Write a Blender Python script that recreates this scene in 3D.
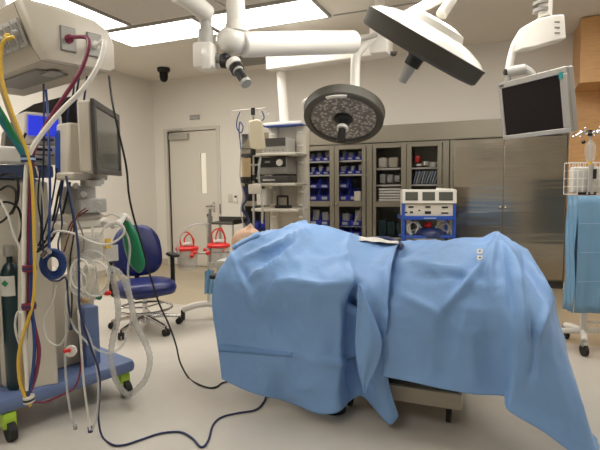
import bpy, bmesh, math, random
from mathutils import Vector, Matrix, noise
random.seed(7)
PI = math.pi
for o in list(bpy.data.objects): bpy.data.objects.remove(o)
SC = bpy.context.scene
COL = SC.collection

# ------------------------------------------------------------------ camera
FPX, EYE = 485.0, 1.28
PITCH, ROLL = math.atan(40/FPX), 0.012
_F = Vector((0, math.cos(PITCH), -math.sin(PITCH)))
_R0 = Vector((1, 0, 0)); _U0 = _R0.cross(_F)
_R = math.cos(ROLL)*_R0 - math.sin(ROLL)*_U0
_U = math.sin(ROLL)*_R0 + math.cos(ROLL)*_U0
cam = bpy.data.cameras.new('camera'); cam.sensor_width = 36; cam.lens = FPX/600*36; cam.clip_start = .05
camo = bpy.data.objects.new('camera', cam); COL.objects.link(camo)
camo.matrix_world = Matrix(((_R.x, _U.x, -_F.x, 0), (_R.y, _U.y, -_F.y, 0), (_R.z, _U.z, -_F.z, EYE), (0, 0, 0, 1)))
SC.camera = camo

# ------------------------------------------------------------------ world and exposure
wd = bpy.data.worlds.new('world'); SC.world = wd; wd.use_nodes = True
wd.node_tree.nodes['Background'].inputs[0].default_value = (.8, .85, .9, 1)
wd.node_tree.nodes['Background'].inputs[1].default_value = .1
SC.view_settings.view_transform = 'Standard'; SC.view_settings.look = 'None'
SC.view_settings.gamma = 1; SC.view_settings.use_curve_mapping = False
SC.view_settings.exposure = 0.42
PANEL = 8.5      # strength of the ceiling panels

# ------------------------------------------------------------------ places
_th = math.atan(.416)
UX = Vector((math.cos(_th), -math.sin(_th), 0))     # along the back wall, to the right
NX = Vector((-math.sin(_th), -math.cos(_th), 0))    # out of the back wall, into the room
C0 = Vector((-2.354, 7.98, 0))
RZ = -_th                                           # turn that lines a thing up with the room
def rm(s, d, z=0): return C0 + UX*s + NX*d + Vector((0, 0, z))
def ray(px, py): return _F + _R*((px-300)/FPX) + _U*((225-py)/FPX)
def at(px, py, Y):
    r = ray(px, py); return Vector((0, 0, EYE)) + r*(Y/r.y)
def pd(px, py, d):
    r = ray(px, py); P = rm(0, d); return Vector((0, 0, EYE)) + r*(P.dot(NX)/r.dot(NX))
def pz(px, py, z):
    r = ray(px, py); return Vector((0, 0, EYE)) + r*((z-EYE)/r.z)
def proj(p):
    q = p-Vector((0, 0, EYE)); z = q.dot(_F)
    return 300+FPX*q.dot(_R)/z, 225-FPX*q.dot(_U)/z
V = Vector

# ------------------------------------------------------------------ materials
M = {}
def lin(c): return tuple(((x/255)/12.92 if x/255 <= .04045 else ((x/255+.055)/1.055)**2.4) for x in c)
def mat(name, col, rough=.5, metal=0, bump=None, var=None, spec=.5, trans=0, alpha=1, emit=None, es=0, sheen=0, aniso=None, sss=0):
    m = bpy.data.materials.new(name); m.use_nodes = True; nt = m.node_tree; b = nt.nodes['Principled BSDF']
    c = lin(col)+(1,)
    b.inputs['Base Color'].default_value = c; b.inputs['Roughness'].default_value = rough
    b.inputs['Metallic'].default_value = metal; b.inputs['Specular IOR Level'].default_value = spec
    b.inputs['Transmission Weight'].default_value = trans; b.inputs['Alpha'].default_value = alpha
    if sheen: b.inputs['Sheen Weight'].default_value = sheen
    if sss: b.inputs['Subsurface Weight'].default_value = sss; b.inputs['Subsurface Scale'].default_value = .02
    if emit: b.inputs['Emission Color'].default_value = lin(emit)+(1,); b.inputs['Emission Strength'].default_value = es
    tc = nt.nodes.new('ShaderNodeTexCoord')
    def nz(scale, det, vec=(1, 1, 1)):
        mp = nt.nodes.new('ShaderNodeMapping'); mp.inputs['Scale'].default_value = vec
        n_ = nt.nodes.new('ShaderNodeTexNoise'); n_.inputs['Scale'].default_value = scale; n_.inputs['Detail'].default_value = det
        nt.links.new(tc.outputs['Object'], mp.inputs[0]); nt.links.new(mp.outputs[0], n_.inputs['Vector']); return n_
    if var:     # (amount, scale[, vec])
        n_ = nz(var[1], 4, var[2] if len(var) > 2 else (1, 1, 1))
        mx = nt.nodes.new('ShaderNodeMix'); mx.data_type = 'RGBA'
        mx.inputs['A'].default_value = tuple(x*(1-var[0]) for x in c[:3])+(1,)
        mx.inputs['B'].default_value = tuple(min(1, x*(1+var[0])) for x in c[:3])+(1,)
        nt.links.new(n_.outputs['Fac'], mx.inputs['Factor']); nt.links.new(mx.outputs['Result'], b.inputs['Base Color'])
    if bump:    # (strength, scale[, vec])
        n_ = nz(bump[1], 3, bump[2] if len(bump) > 2 else (1, 1, 1))
        bp = nt.nodes.new('ShaderNodeBump'); bp.inputs['Strength'].default_value = bump[0]; bp.inputs['Distance'].default_value = .01
        nt.links.new(n_.outputs['Fac'], bp.inputs['Height']); nt.links.new(bp.outputs[0], b.inputs['Normal'])
    M[name] = m; return m
mat('wall', (226, 221, 212), .75, bump=(.05, 60), var=(.02, 3))
mat('ceiling', (228, 222, 212), .85, bump=(.04, 50), var=(.02, 2))
mat('diffuser_grey', (196, 190, 182), .6, var=(.04, 20))
mat('floor_light', (196, 190, 180), .32, var=(.05, 9), bump=(.02, 4), spec=.4)
mat('floor_tan', (178, 164, 140), .28, var=(.04, 9), spec=.4)
mat('door_paint', (214, 208, 196), .5, var=(.02, 5))
mat('frame_paint', (206, 200, 190), .5, var=(.02, 5))
mat('dark_gap', (50, 47, 44), .8, var=(.1, 20))
mat('steel', (176, 169, 156), .17, 1, bump=(.6, 1.6, (.3, .3, 4)), var=(.10, 2.2, (.3, .3, 4)))
mat('steel_frame', (140, 134, 120), .38, .75, bump=(.05, 3, (1, 1, 40)), var=(.05, 4))
mat('steel_dark', (80, 78, 74), .4, .8, var=(.1, 6))
mat('chrome', (205, 205, 205), .12, 1, var=(.05, 10))
mat('alu', (182, 179, 173), .4, .5, var=(.05, 10))
mat('wood', (206, 158, 104), .45, var=(.22, 7, (1, 1, 9)), bump=(.08, 8, (1, 1, 10)))
mat('wood_dark', (140, 96, 58), .5, var=(.15, 7, (1, 1, 9)))
mat('white', (226, 222, 214), .4, var=(.02, 8))
mat('white_gloss', (232, 229, 222), .18, var=(.02, 8))
mat('offwhite', (205, 198, 184), .45, var=(.03, 8))
mat('beige', (190, 181, 164), .5, var=(.03, 8))
mat('grey', (135, 132, 126), .5, var=(.05, 10))
mat('light_grey', (170, 168, 163), .5, var=(.04, 10))
mat('dark_grey', (66, 63, 60), .5, var=(.08, 12))
mat('lamp_rim', (74, 71, 63), .6, var=(.06, 12))
mat('black', (22, 21, 21), .45, var=(.1, 12))
mat('rubber', (28, 27, 27), .7, var=(.1, 20))
mat('blue_frame', (38, 78, 168), .4, var=(.04, 8))
mat('cart_blue', (98, 116, 156), .5, var=(.05, 8))
mat('cart_blue_dark', (62, 78, 120), .5, var=(.05, 8))
mat('chair_blue', (24, 36, 98), .38, var=(.06, 12), bump=(.04, 60))
mat('bin_blue', (44, 60, 178), .4, var=(.08, 12))
mat('drape', (130, 170, 222), .48, var=(.03, 10), bump=(.28, 24), sheen=.1, spec=.35)
mat('drape_band', (114, 156, 212), .5, var=(.03, 10))
mat('drape_pale', (128, 176, 206), .55, var=(.04, 8), bump=(.2, 14), spec=.4)
mat('skin', (222, 182, 152), .5, var=(.05, 14), sss=.1)
mat('red', (214, 44, 40), .35, var=(.05, 10))
mat('burgundy', (118, 36, 66), .4, var=(.05, 10))
mat('yellow', (216, 178, 66), .4, var=(.05, 10))
mat('green', (22, 116, 66), .4, var=(.05, 10))
mat('teal', (18, 108, 120), .4, var=(.05, 10))
mat('hose_blue', (30, 62, 124), .4, var=(.05, 10))
mat('navy', (34, 46, 88), .4, var=(.08, 10))
mat('lime', (168, 206, 62), .4, var=(.04, 10))
mat('cylinder_teal', (18, 46, 50), .3, var=(.1, 10))
mat('bag_green', (22, 128, 88), .35, var=(.05, 10))
mat('skinny_brown', (110, 70, 50), .5, var=(.1, 10))
mat('amber', (176, 152, 114), .4, var=(.1, 10))
mat('linen', (208, 205, 198), .8, bump=(.2, 20), var=(.05, 10))
mat('pale_blue', (150, 176, 205), .6, var=(.08, 12))
mat('screen_grey', (88, 88, 82), .12, var=(.08, 5))
mat('screen_dark', (22, 15, 16), .3, var=(.1, 5), spec=.2)
mat('screen_blue', (20, 24, 150), .3, var=(.3, 30), emit=(50, 66, 225), es=.55)
mat('led_blue', (30, 50, 230), .3, emit=(40, 70, 255), es=1.5)
mat('lite_glow', (232, 226, 212), .3, emit=(235, 228, 212), es=.22)
mat('teal_led', (40, 160, 160), .4, var=(.05, 10))
mat('panel_light', (255, 255, 255), .5, emit=(255, 251, 243), es=PANEL)
def glassy(name, col, tfac, rough=.05):
    m = bpy.data.materials.new(name); m.use_nodes = True; nt = m.node_tree; nt.nodes.clear()
    out = nt.nodes.new('ShaderNodeOutputMaterial'); mx = nt.nodes.new('ShaderNodeMixShader')
    tr = nt.nodes.new('ShaderNodeBsdfTransparent'); pr = nt.nodes.new('ShaderNodeBsdfPrincipled')
    tr.inputs[0].default_value = (*[min(1, x*.3+.7) if name != 'glass' else .93 for x in lin(col)], 1)
    pr.inputs['Base Color'].default_value = lin(col)+(1,); pr.inputs['Roughness'].default_value = rough
    mx.inputs[0].default_value = tfac
    nt.links.new(tr.outputs[0], mx.inputs[1]); nt.links.new(pr.outputs[0], mx.inputs[2]); nt.links.new(mx.outputs[0], out.inputs[0])
    M[name] = m
glassy('glass', (14, 16, 16), .10, .02)
glassy('clear_plastic', (228, 228, 224), .2, .12)
glassy('tube_clear', (225, 225, 222), .38, .12)
glassy('fluid_bag', (226, 216, 190), .72, .2)
glassy('poly_blue', (122, 166, 200), .82, .3)
# mottled lamp face with many small lenses
def lens_mat():
    m = bpy.data.materials.new('lamp_lens'); m.use_nodes = True; nt = m.node_tree; b = nt.nodes['Principled BSDF']
    tc = nt.nodes.new('ShaderNodeTexCoord'); vo = nt.nodes.new('ShaderNodeTexVoronoi'); vo.inputs['Scale'].default_value = 34
    cr = nt.nodes.new('ShaderNodeValToRGB'); cr.color_ramp.elements[0].color = (.62, .58, .54, 1); cr.color_ramp.elements[1].color = (.16, .15, .14, 1)
    cr.color_ramp.elements[1].position = .6
    nt.links.new(tc.outputs['Object'], vo.inputs['Vector']); nt.links.new(vo.outputs['Distance'], cr.inputs[0])
    nt.links.new(cr.outputs[0], b.inputs['Base Color']); b.inputs['Roughness'].default_value = .25
    M['lamp_lens'] = m
lens_mat()

# ------------------------------------------------------------------ mesh builder
def frame_of(a, b):
    z = (b-a).normalized(); x = z.cross(V((0, 0, 1)))
    if x.length < 1e-3: x = V((1, 0, 0))
    x.normalize(); y = z.cross(x); return x, y, z
class MB:
    def __init__(s): s.bm = bmesh.new(); s.mi = 0
    def box(s, c, size, rz=0, rot=None, bevel=0):
        T = Matrix.Translation(V(c)) @ (rot if rot is not None else Matrix.Rotation(rz, 4, 'Z')) @ Matrix.Diagonal((*size, 1))
        r = bmesh.ops.create_cube(s.bm, size=1, matrix=T)
        fs = {f for v in r['verts'] for f in v.link_faces}
        for f in fs: f.material_index = s.mi
        if bevel:
            es = {e for v in r['verts'] for e in v.link_edges}
            rb = bmesh.ops.bevel(s.bm, geom=list(es), offset=bevel, segments=2, affect='EDGES', profile=.5)
            for f in rb['faces']: f.material_index = s.mi
        return s
    def loft(s, rings, cap=True, closed=True):
        R = [[s.bm.verts.new(p) for p in r] for r in rings]; n = len(R[0])
        for i in range(len(R)-1):
            for j in range(n if closed else n-1):
                k = (j+1) % n
                try: f = s.bm.faces.new((R[i][j], R[i][k], R[i+1][k], R[i+1][j])); f.material_index = s.mi
                except ValueError: pass
        if cap and closed:
            for r in (R[0][::-1], R[-1]):
                try: f = s.bm.faces.new(r); f.material_index = s.mi
                except ValueError: pass
        return s
    def cyl(s, a, b, r0, r1=None, seg=20, cap=True):
        a, b = V(a), V(b); r1 = r0 if r1 is None else r1; x, y, z = frame_of(a, b)
        return s.loft([[p+(x*math.cos(t)+y*math.sin(t))*r for t in [2*PI*i/seg for i in range(seg)]] for p, r in ((a, r0), (b, r1))], cap)
    def lathe(s, o, prof, axis=(0, 0, 1), seg=28):
        o = V(o); a = V(axis).normalized(); x, y, z = frame_of(o, o+a)
        return s.loft([[o+z*h+(x*math.cos(t)+y*math.sin(t))*max(r, 1e-4) for t in [2*PI*i/seg for i in range(seg)]] for r, h in prof])
    def tube(s, pts, r, seg=8, sm=6, closed=False, rf=None):
        P = [V(p) for p in pts]
        if sm > 1: P = spline(P, sm, closed)
        rings = []; up = V((0, 0, 1)); px = None; N = len(P)
        for i, p in enumerate(P):
            t = (P[min(i+1, N-1)]-P[max(i-1, 0)])
            if t.length < 1e-7: t = V((0, 0, 1))
            t.normalize()
            if px is None:
                px = t.cross(up)
                if px.length < .1: px = t.cross(V((1, 0, 0)))
            px = (px-t*px.dot(t)).normalized(); py = t.cross(px)
            rr = rf(i/(N-1))*r if rf else r
            rings.append([p+(px*math.cos(q)+py*math.sin(q))*rr for q in [2*PI*k/seg for k in range(seg)]])
        return s.loft(rings)
    def sphere(s, c, r, sc=(1, 1, 1), seg=20, rot=None):
        T = Matrix.Translation(V(c)) @ (rot if rot is not None else Matrix()) @ Matrix.Diagonal((*[r*k for k in sc], 1))
        q = bmesh.ops.create_uvsphere(s.bm, u_segments=seg, v_segments=max(8, seg//2), radius=1, matrix=T)
        for f in {f for v in q['verts'] for f in v.link_faces}: f.material_index = s.mi
        return s
    def prism(s, poly, off):        # poly: list of world points, off: extrusion vector
        off = V(off); return s.loft([[V(p) for p in poly], [V(p)+off for p in poly]])
    def torus(s, c, R, r, ax1, ax2, seg=28):
        c = V(c); a, b = V(ax1).normalized(), V(ax2).normalized()
        P = [c+(a*math.cos(t)+b*math.sin(t))*R for t in [2*PI*i/seg for i in range(seg+1)]]
        return s.tube(P, r, 8, 1)
    def grid(s, rows):
        R = [[s.bm.verts.new(p) for p in r] for r in rows]
        for i in range(len(R)-1):
            for j in range(len(R[0])-1):
                f = s.bm.faces.new((R[i][j], R[i][j+1], R[i+1][j+1], R[i+1][j])); f.material_index = s.mi
        return s
    def m(s, i): s.mi = i; return s
    def build(s, name, mats, parent=None, bev=0, solid=0, angle=40, sub=0):
        me = bpy.data.meshes.new(name)
        bmesh.ops.recalc_face_normals(s.bm, faces=s.bm.faces)
        s.bm.to_mesh(me); s.bm.free()
        for mm in (mats if isinstance(mats, (list, tuple)) else [mats]): me.materials.append(M[mm])
        o = bpy.data.objects.new(name, me); COL.objects.link(o)
        if parent is not None:
            root = parent
            W = world_of(root)
            me.transform(W.inverted()); o.parent = root
        else:
            lo = V((min(v.co[i] for v in me.vertices) for i in range(3))); hi = V((max(v.co[i] for v in me.vertices) for i in range(3)))
            c = V(((lo.x+hi.x)/2, (lo.y+hi.y)/2, lo.z)); me.transform(Matrix.Translation(-c)); o.location = c
        me.shade_smooth(); me.set_sharp_from_angle(angle=math.radians(angle))
        if solid:
            k = o.modifiers.new('t', 'SOLIDIFY'); k.thickness = solid; k.offset = 0
        if sub:
            k = o.modifiers.new('s', 'SUBSURF'); k.levels = k.render_levels = sub
        if bev:
            k = o.modifiers.new('b', 'BEVEL'); k.width = bev; k.segments = 2; k.limit_method = 'ANGLE'; k.angle_limit = math.radians(50)
        return o
def world_of(o):
    L = Matrix.Translation(o.location) @ o.rotation_euler.to_matrix().to_4x4()
    return (world_of(o.parent) @ L) if o.parent else L
def spline(P, n, closed=False):
    out = []; N = len(P)
    g = (lambda i: P[i % N]) if closed else (lambda i: P[max(0, min(N-1, i))])
    for i in range(N if closed else N-1):
        a, b, c, d = g(i-1), g(i), g(i+1), g(i+2)
        for k in range(n):
            t = k/n; out.append(.5*((2*b)+(c-a)*t+(2*a-5*b+4*c-d)*t*t+(3*b-a-3*c+d)*t**3))
    out.append(g(N) if closed else P[-1]); return out
def tag(o, label, cat, group=None, kind=None):
    o['label'] = label; o['category'] = cat
    if group: o['group'] = group
    if kind: o['kind'] = kind
    return o
def thing(name, label, cat, loc=(0, 0, 0), rz=0, group=None):
    o = bpy.data.objects.new(name, None); COL.objects.link(o); o.location = V(loc); o.rotation_euler = (0, 0, rz); o.empty_display_size = .05
    return tag(o, label, cat, group)
def struct(mb, name, mats, parent=None, **k):
    o = mb.build(name, mats, parent, **k)
    if parent is None: o['kind'] = 'structure'
    return o
def rbox(mb, s0, s1, d0, d1, z0, z1, bevel=0):      # box given in room measures
    return mb.box(rm((s0+s1)/2, (d0+d1)/2, (z0+z1)/2), (abs(s1-s0), abs(d1-d0), abs(z1-z0)), RZ, bevel=bevel)
def copy_tree(o, loc, rz=None, parent=None):
    c = o.copy(); COL.objects.link(c); c.parent = parent
    if loc is not None: c.location = V(loc)
    if rz is not None: c.rotation_euler.z = rz
    for ch in [x for x in bpy.data.objects if x.parent == o]: copy_tree(ch, None, None, c)
    return c

# ================================================================== ROOM
S1, D1, ZC = 8.3, 8.6, 2.97
CS0, CS1, CZ = 1.62, 5.93, 2.05        # the cabinet bank in its niche
struct(rbox(MB(), 0, S1, 2.17, D1, -.1, 0), 'floor', 'floor_light')
struct(rbox(MB(), 0, S1, -.6, 2.17, -.1, 0), 'floor', 'floor_tan')
m = MB(); rbox(m, -.15, S1+.15, -.65, D1+.15, ZC, ZC+.1); struct(m, 'ceiling', 'ceiling')
m = MB()
rbox(m, -.15, .24, -.15, 0, 0, ZC); rbox(m, .24, 1.21, -.15, 0, 2.19, ZC); rbox(m, 1.21, CS0, -.15, 0, 0, ZC)
rbox(m, CS0, CS1+.01, -.15, 0, CZ, ZC); rbox(m, CS1+.01, S1+.15, -.15, 0, 0, ZC)
rbox(m, CS0-.05, CS1+.06, -.6, -.55, 0, CZ+.05); rbox(m, .2, 1.35, -.2, -.15, 0, 2.3)
struct(m, 'wall_back', 'wall')
m = MB(); rbox(m, -.15, 0, 0, D1, 0, ZC); struct(m, 'wall_left', 'wall')
m = MB(); rbox(m, S1, S1+.15, 0, D1, 0, ZC); struct(m, 'wall_right', 'wall')
m = MB(); rbox(m, -.15, S1+.15, D1, D1+.15, 0, ZC); struct(m, 'wall_front', 'wall')
# coved base along the walls
m = MB(); rbox(m, 0, .20, 0, .012, 0, .1); rbox(m, 1.25, CS0, 0, .012, 0, .1); struct(m, 'baseboard_back', 'beige')
m = MB(); rbox(m, 0, .012, .012, D1, 0, .1); struct(m, 'baseboard_left', 'beige')
# wood wall lining and bulkhead right of the cabinets
m = MB(); rbox(m, CS1+.015, S1, 0, .04, .1, 2.30); wl = struct(m, 'wall_lining', 'wood')
m = MB(); rbox(m, CS1+.03, S1, 0, .6, 2.30, ZC-.01); struct(m, 'wall_bulkhead', 'wood', bev=.004)
# door
m = MB()
rbox(m, .24, .30, -.12, .02, 0, 2.2); rbox(m, 1.22, 1.28, -.12, .02, 0, 2.2); rbox(m, .30, 1.22, -.12, .02, 2.15, 2.2)
dr = struct(m, 'door_1', 'frame_paint', bev=.003)
m = MB(); rbox(m, .325, .90, -.07, -.02, .01, 2.14); rbox(m, 1.005, 1.215, -.07, -.02, .01, 2.14)
rbox(m, .90, 1.005, -.07, -.02, 1.80, 2.14); rbox(m, .90, 1.005, -.07, -.02, .01, 1.17); m.build('door_leaf', 'door_paint', dr)
m = MB(); rbox(m, .302, .323, -.08, -.012, .01, 2.14); m.build('hinge_gap', 'dark_gap', dr)
m = MB(); rbox(m, .905, 1.0, -.05, -.04, 1.17, 1.80); m.build('vision_window', 'lite_glow', dr)
m = MB(); rbox(m, .36, .71, -.02, .05, 2.02, 2.11, .006); m.build('door_closer', 'alu', dr)
m = MB(); m.tube([rm(.42, .03, 2.12), rm(.36, .07, 2.16), rm(.62, .03, 2.17)], .008, sm=1); m.build('closer_arm', 'alu', dr)
m = MB(); m.box(rm(1.13, -.015, .95), (.04, .012, .16), RZ, bevel=.004); m.cyl(rm(1.13, -.01, .97), rm(1.13, .045, .97), .022)
m.tube([rm(1.13, .045, .97), rm(1.03, .045, .965)], .016, sm=1); m.build('door_handle', 'chrome', dr)
m = MB(); m.box(rm(1.02, -.015, .82), (.04, .014, .05), RZ); m.build('door_latch', 'steel_dark', dr)
m = MB(); rbox(m, 1.255, 1.275, .02, .024, .85, 1.0); m.build('strike_plate', 'dark_grey', dr)
dr.location = dr.location-UX*.04
# cabinet recess lining
m = MB(); rbox(m, CS0, CS1, -.55, -.53, .1, CZ); struct(m, 'wall_recess', 'steel_dark')

# ceiling panels: frame and diffuser each
def ceil_light(s0, s1, d0, d1, label, shown=True):
    c = rm((s0+s1)/2, (d0+d1)/2, ZC-.03)
    t = thing('ceiling_light', label, 'ceiling light', c, RZ, 'ceiling light panels')
    m = MB(); e = .025
    for a in ((s0, s1, d0, d0+e), (s0, s1, d1-e, d1), (s0, s0+e, d0+e, d1-e), (s1-e, s1, d0+e, d1-e)): rbox(m, *a, ZC-.03, ZC-.002)
    m.build('frame', 'light_grey', t)
    m = MB(); rbox(m, s0+e, s1-e, d0+e, d1-e, ZC-.022, ZC-.008); m.build('diffuser', 'panel_light', t)
ceil_light(1.13, 2.37, 1.72, 2.29, 'left half of the long bright ceiling panel, behind the hanging white camera head')
ceil_light(2.39, 3.63, 1.72, 2.29, 'right half of the long bright ceiling panel, over the thick white arm')
ceil_light(1.05, 1.655, 2.34, 3.56, 'bright ceiling panel at upper left running towards the camera above the gas console')
_w = ['further along the left row towards the camera', 'added out of view behind the camera', 'added out of view over the right end of the steel cabinet', 'added out of view at the right side of the room', 'added out of view at the rear left', 'added out of view over the middle of the operating table', 'added out of view over the feet end of the operating table']
for i, (a, b, c, d) in enumerate([(1.05, 1.655, 3.58, 4.80), (3.05, 4.29, 6.1, 6.7), (4.95, 6.15, 2.0, 2.6),
                                (6.2, 6.8, 2.7, 3.9), (2.0, 3.2, 5.0, 5.6), (4.2, 4.8, 3.0, 4.2), (4.9, 5.5, 3.0, 4.2)]):
    ceil_light(a, b, c, d, 'bright ceiling panel '+_w[i])  # all but the first are unseen panels added to light the room
m = MB()
for i in range(4):
    for j in range(3):
        if (i, j) == (2, 0): continue
        rbox(m, 1.70+i*1.13, 2.80+i*1.13, 2.34+j*1.2, 3.50+j*1.2, ZC-.015, ZC-.004)
struct(m, 'ceiling_air_diffuser', 'diffuser_grey')
m = MB(); rbox(m, 3.65, 6.2, 1.70, 1.715, ZC-.012, ZC-.002); struct(m, 'trim_1', 'light_grey')

# ================================================================== CABINET BANK
def glass_cabinet(s0, label, shelves):
    t = thing('glass_cabinet', label, 'cabinet', rm(s0+.5, 0, 0), RZ, 'glass fronted supply cabinets')
    W = .99 if s0 > 2 else 1.0
    m = MB()
    for a, b in ((s0+.002, s0+.02), (s0+W-.02, s0+W-.002)): rbox(m, a, b, -.5, .03, .1, 1.82)
    rbox(m, s0+.02, s0+W-.02, -.5, .03, 1.80, 1.82); rbox(m, s0+.02, s0+W-.02, -.5, .03, .1, .12); rbox(m, s0+.02, s0+W-.02, -.5, -.48, .12, 1.80)
    rbox(m, s0+.445, s0+.465, -.48, .01, .12, 1.80)
    m.build('body', 'steel_frame', t)
    m = MB(); rbox(m, s0+.91, s0+W-.004, .031, .05, .12, 1.80); m.build('filler_strip', 'steel_frame', t, bev=.002)
    m = MB(); rbox(m, s0+.01, s0+W-.01, -.05, -.03, .002, .1); m.build('toe_kick', 'dark_grey', t)
    for z in shelves:
        for a, b in ((s0+.022, s0+.443), (s0+.467, s0+W-.022)):
            m = MB(); rbox(m, a, b, -.47, .0, z-.02, z); m.build('shelf', 'white', t)
    for a, b, oa, ob, hs in ((s0+.008, s0+.452, s0+.052, s0+.385, s0+.43), (s0+.458, s0+.90, s0+.52, s0+.845, s0+.485)):
        m = MB()
        rbox(m, a, oa, .032, .055, .12, 1.80); rbox(m, ob, b, .032, .055, .12, 1.80)
        for z0, z1 in ((.12, .2), (.975, 1.05), (1.755, 1.80)): rbox(m, oa, ob, .032, .055, z0, z1)
        d = m.build('door', 'steel_frame', t, bev=.003)
        for z0, z1 in ((.2, .975), (1.05, 1.755)):
            m = MB(); rbox(m, oa-.008, ob+.008, .038, .042, z0-.008, z1+.008); m.build('pane', 'glass', d)
        m = MB(); m.cyl(rm(hs, .055, 1.01), rm(hs, .075, 1.01), .006); m.sphere(rm(hs, .08, 1.01), .014); m.build('knob', 'chrome', d)
    return t
glass_cabinet(1.63, 'glass fronted cabinet at the left end of the bank, half hidden behind the equipment tower', (.56, 1.40, 1.60))
glass_cabinet(2.64, 'glass fronted cabinet packed with blue bins, right of the equipment tower', (.56, 1.42, 1.61))
glass_cabinet(3.63, 'glass fronted cabinet with folded white linen, left of the solid steel cabinet', (.56, 1.27, 1.49))
t = thing('steel_cabinet', 'tall brushed steel cabinet with two plain doors and small round knobs', 'cabinet', rm(5.27, 0, 0), RZ)
m = MB(); rbox(m, 4.63, 5.93, -.5, .03, .1, 1.82); m.build('body', 'steel_frame', t)
m = MB(); rbox(m, 4.63, 4.675, .031, .052, .1, 1.82); m.build('filler_strip', 'steel_frame', t)
m = MB(); rbox(m, 4.64, 5.92, -.05, -.03, .002, .1); m.build('toe_kick', 'dark_grey', t)
for a, b, k in ((4.68, 5.252, 5.225), (5.257, 5.925, 5.285)):
    m = MB(); rbox(m, a, b, .032, .056, .12, 1.815); d = m.build('door', 'steel', t, bev=.004)
    m = MB(); m.cyl(rm(k, .056, .98), rm(k, .075, .98), .006); m.sphere(rm(k, .08, .98), .02); m.build('knob', 'chrome', d)
m = MB(); m.prism([rm(1.64, .0, 1.83), rm(5.93, .0, 1.83), rm(5.93, .0, CZ), rm(1.83, .0, CZ), rm(1.64, .0, 1.87)], NX*.05)
struct(m, 'trim_2', 'steel_frame', bev=.002)

# ---- blue storage bins
def make_bin(w, h, label, group, loc):
    t = thing('storage_bin', label, 'bin', loc, RZ, group)
    dd = .2; m = MB(); o = V(loc)
    def P(x, y, z): return o+UX*x+NX*y+V((0, 0, z))
    for sx in (-1, 1):
        m.prism([P(sx*w/2, -dd/2, 0), P(sx*w/2, dd/2, 0), P(sx*w/2, dd/2, h*.45), P(sx*w/2, dd/2-.05, h), P(sx*w/2, -dd/2, h)], UX*(-sx*.004))
    m.box(P(0, 0, .003), (w-.008, dd, .004), RZ); m.box(P(0, -dd/2, h/2), (w-.008, .004, h), RZ); m.box(P(0, dd/2, h*.23), (w-.008, .005, h*.44), RZ)
    m.build('bin_shell', 'bin_blue', t)
    m = MB(); m.box(P(0, dd/2+.004, h*.22), (w*.5, .002, h*.22), RZ); m.build('label_card', 'linen', t)
    return t
def make_packet(loc, w, h, rz):
    m = MB(); m.box(V(loc)+V((0, 0, h/2)), (w, .012, h), rot=Matrix.Rotation(RZ, 4, 'Z') @ Matrix.Rotation(rz, 4, 'Y'), bevel=.003)
    return m.build('supply_packet', 'linen')
bins = [(2.72, 1.612, 3, .10, .11, 1), (3.19, 1.612, 3, .10, .11, 1), (2.72, 1.422, 3, .10, .10, 1), (3.19, 1.422, 3, .10, .10, 1),
        (2.75, 1.052, 2, .16, .17, 0), (2.75, 1.23, 2, .16, .13, 0), (3.20, 1.052, 2, .13, .17, 0), (3.20, 1.23, 1, .15, .14, 0),
        (2.75, .70, 2, .16, .17, 1), (3.22, .70, 2, .15, .17, 1), (2.75, .562, 2, .16, .13, 0), (3.22, .562, 2, .15, .13, 0)]
rows = {1.612: 'on the top shelf', 1.422: 'on the second shelf', 1.052: 'just above the rail', 1.23: 'stacked above the big bins', .70: 'just under the rail', .562: 'on the lowest visible shelf'}
proto = {}
for s, z, nb, w, h, pk in bins:
    side = 'left door' if s < 3.1 else 'right door'
    lab = 'blue bin %s, %s of the bin cabinet' % (rows[z], side)
    grp = 'blue bins %s, %s' % (rows[z], side)
    for i in range(nb):
        loc = rm(s+i*(w+.012), -.12, z+.001)
        if (w, h) in proto:
            o = copy_tree(proto[(w, h)], loc); tag(o, lab, 'bin', grp)
        else: proto[(w, h)] = make_bin(w, h, lab, grp, loc)
        if pk:
            for q in range(2):
                p = make_packet(loc+UX*random.uniform(-.02, .02)+NX*(.01-.05*q)+V((0, 0, .006)), w*.6, h*random.uniform(.9, 1.25), random.uniform(-.15, .15))
                tag(p, 'small white packet in a blue bin behind the %s, %s' % (side, rows[z]), 'packet', 'white packets in the bins, %s, %s' % (side, rows[z]))
# second shelf board for the upper row behind the lower panes
for a, b in ((2.67, 3.08), (3.11, 3.5)):
    m = MB(); rbox(m, a, b, -.3, -.005, .69, .699); tag(m.build('wire_shelf', 'light_grey'), 'thin inner shelf behind the %s lower pane of the bin cabinet' % ('left' if a < 3 else 'right'), 'shelf')
m = MB(); m.box(rm(3.42, -.02, 1.12), (.09, .12, .13), RZ, bevel=.004); tag(m.build('carton', 'offwhite'), 'small cream carton at the right end of the shelf beside the blue bins', 'box')
m = MB(); m.cyl(rm(3.36, .0, .72), rm(3.46, -.02, .96), .012); tag(m.build('rolled_tube', 'offwhite'), 'slim cream rod leaning behind the lower right pane of the bin cabinet', 'tube')
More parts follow.
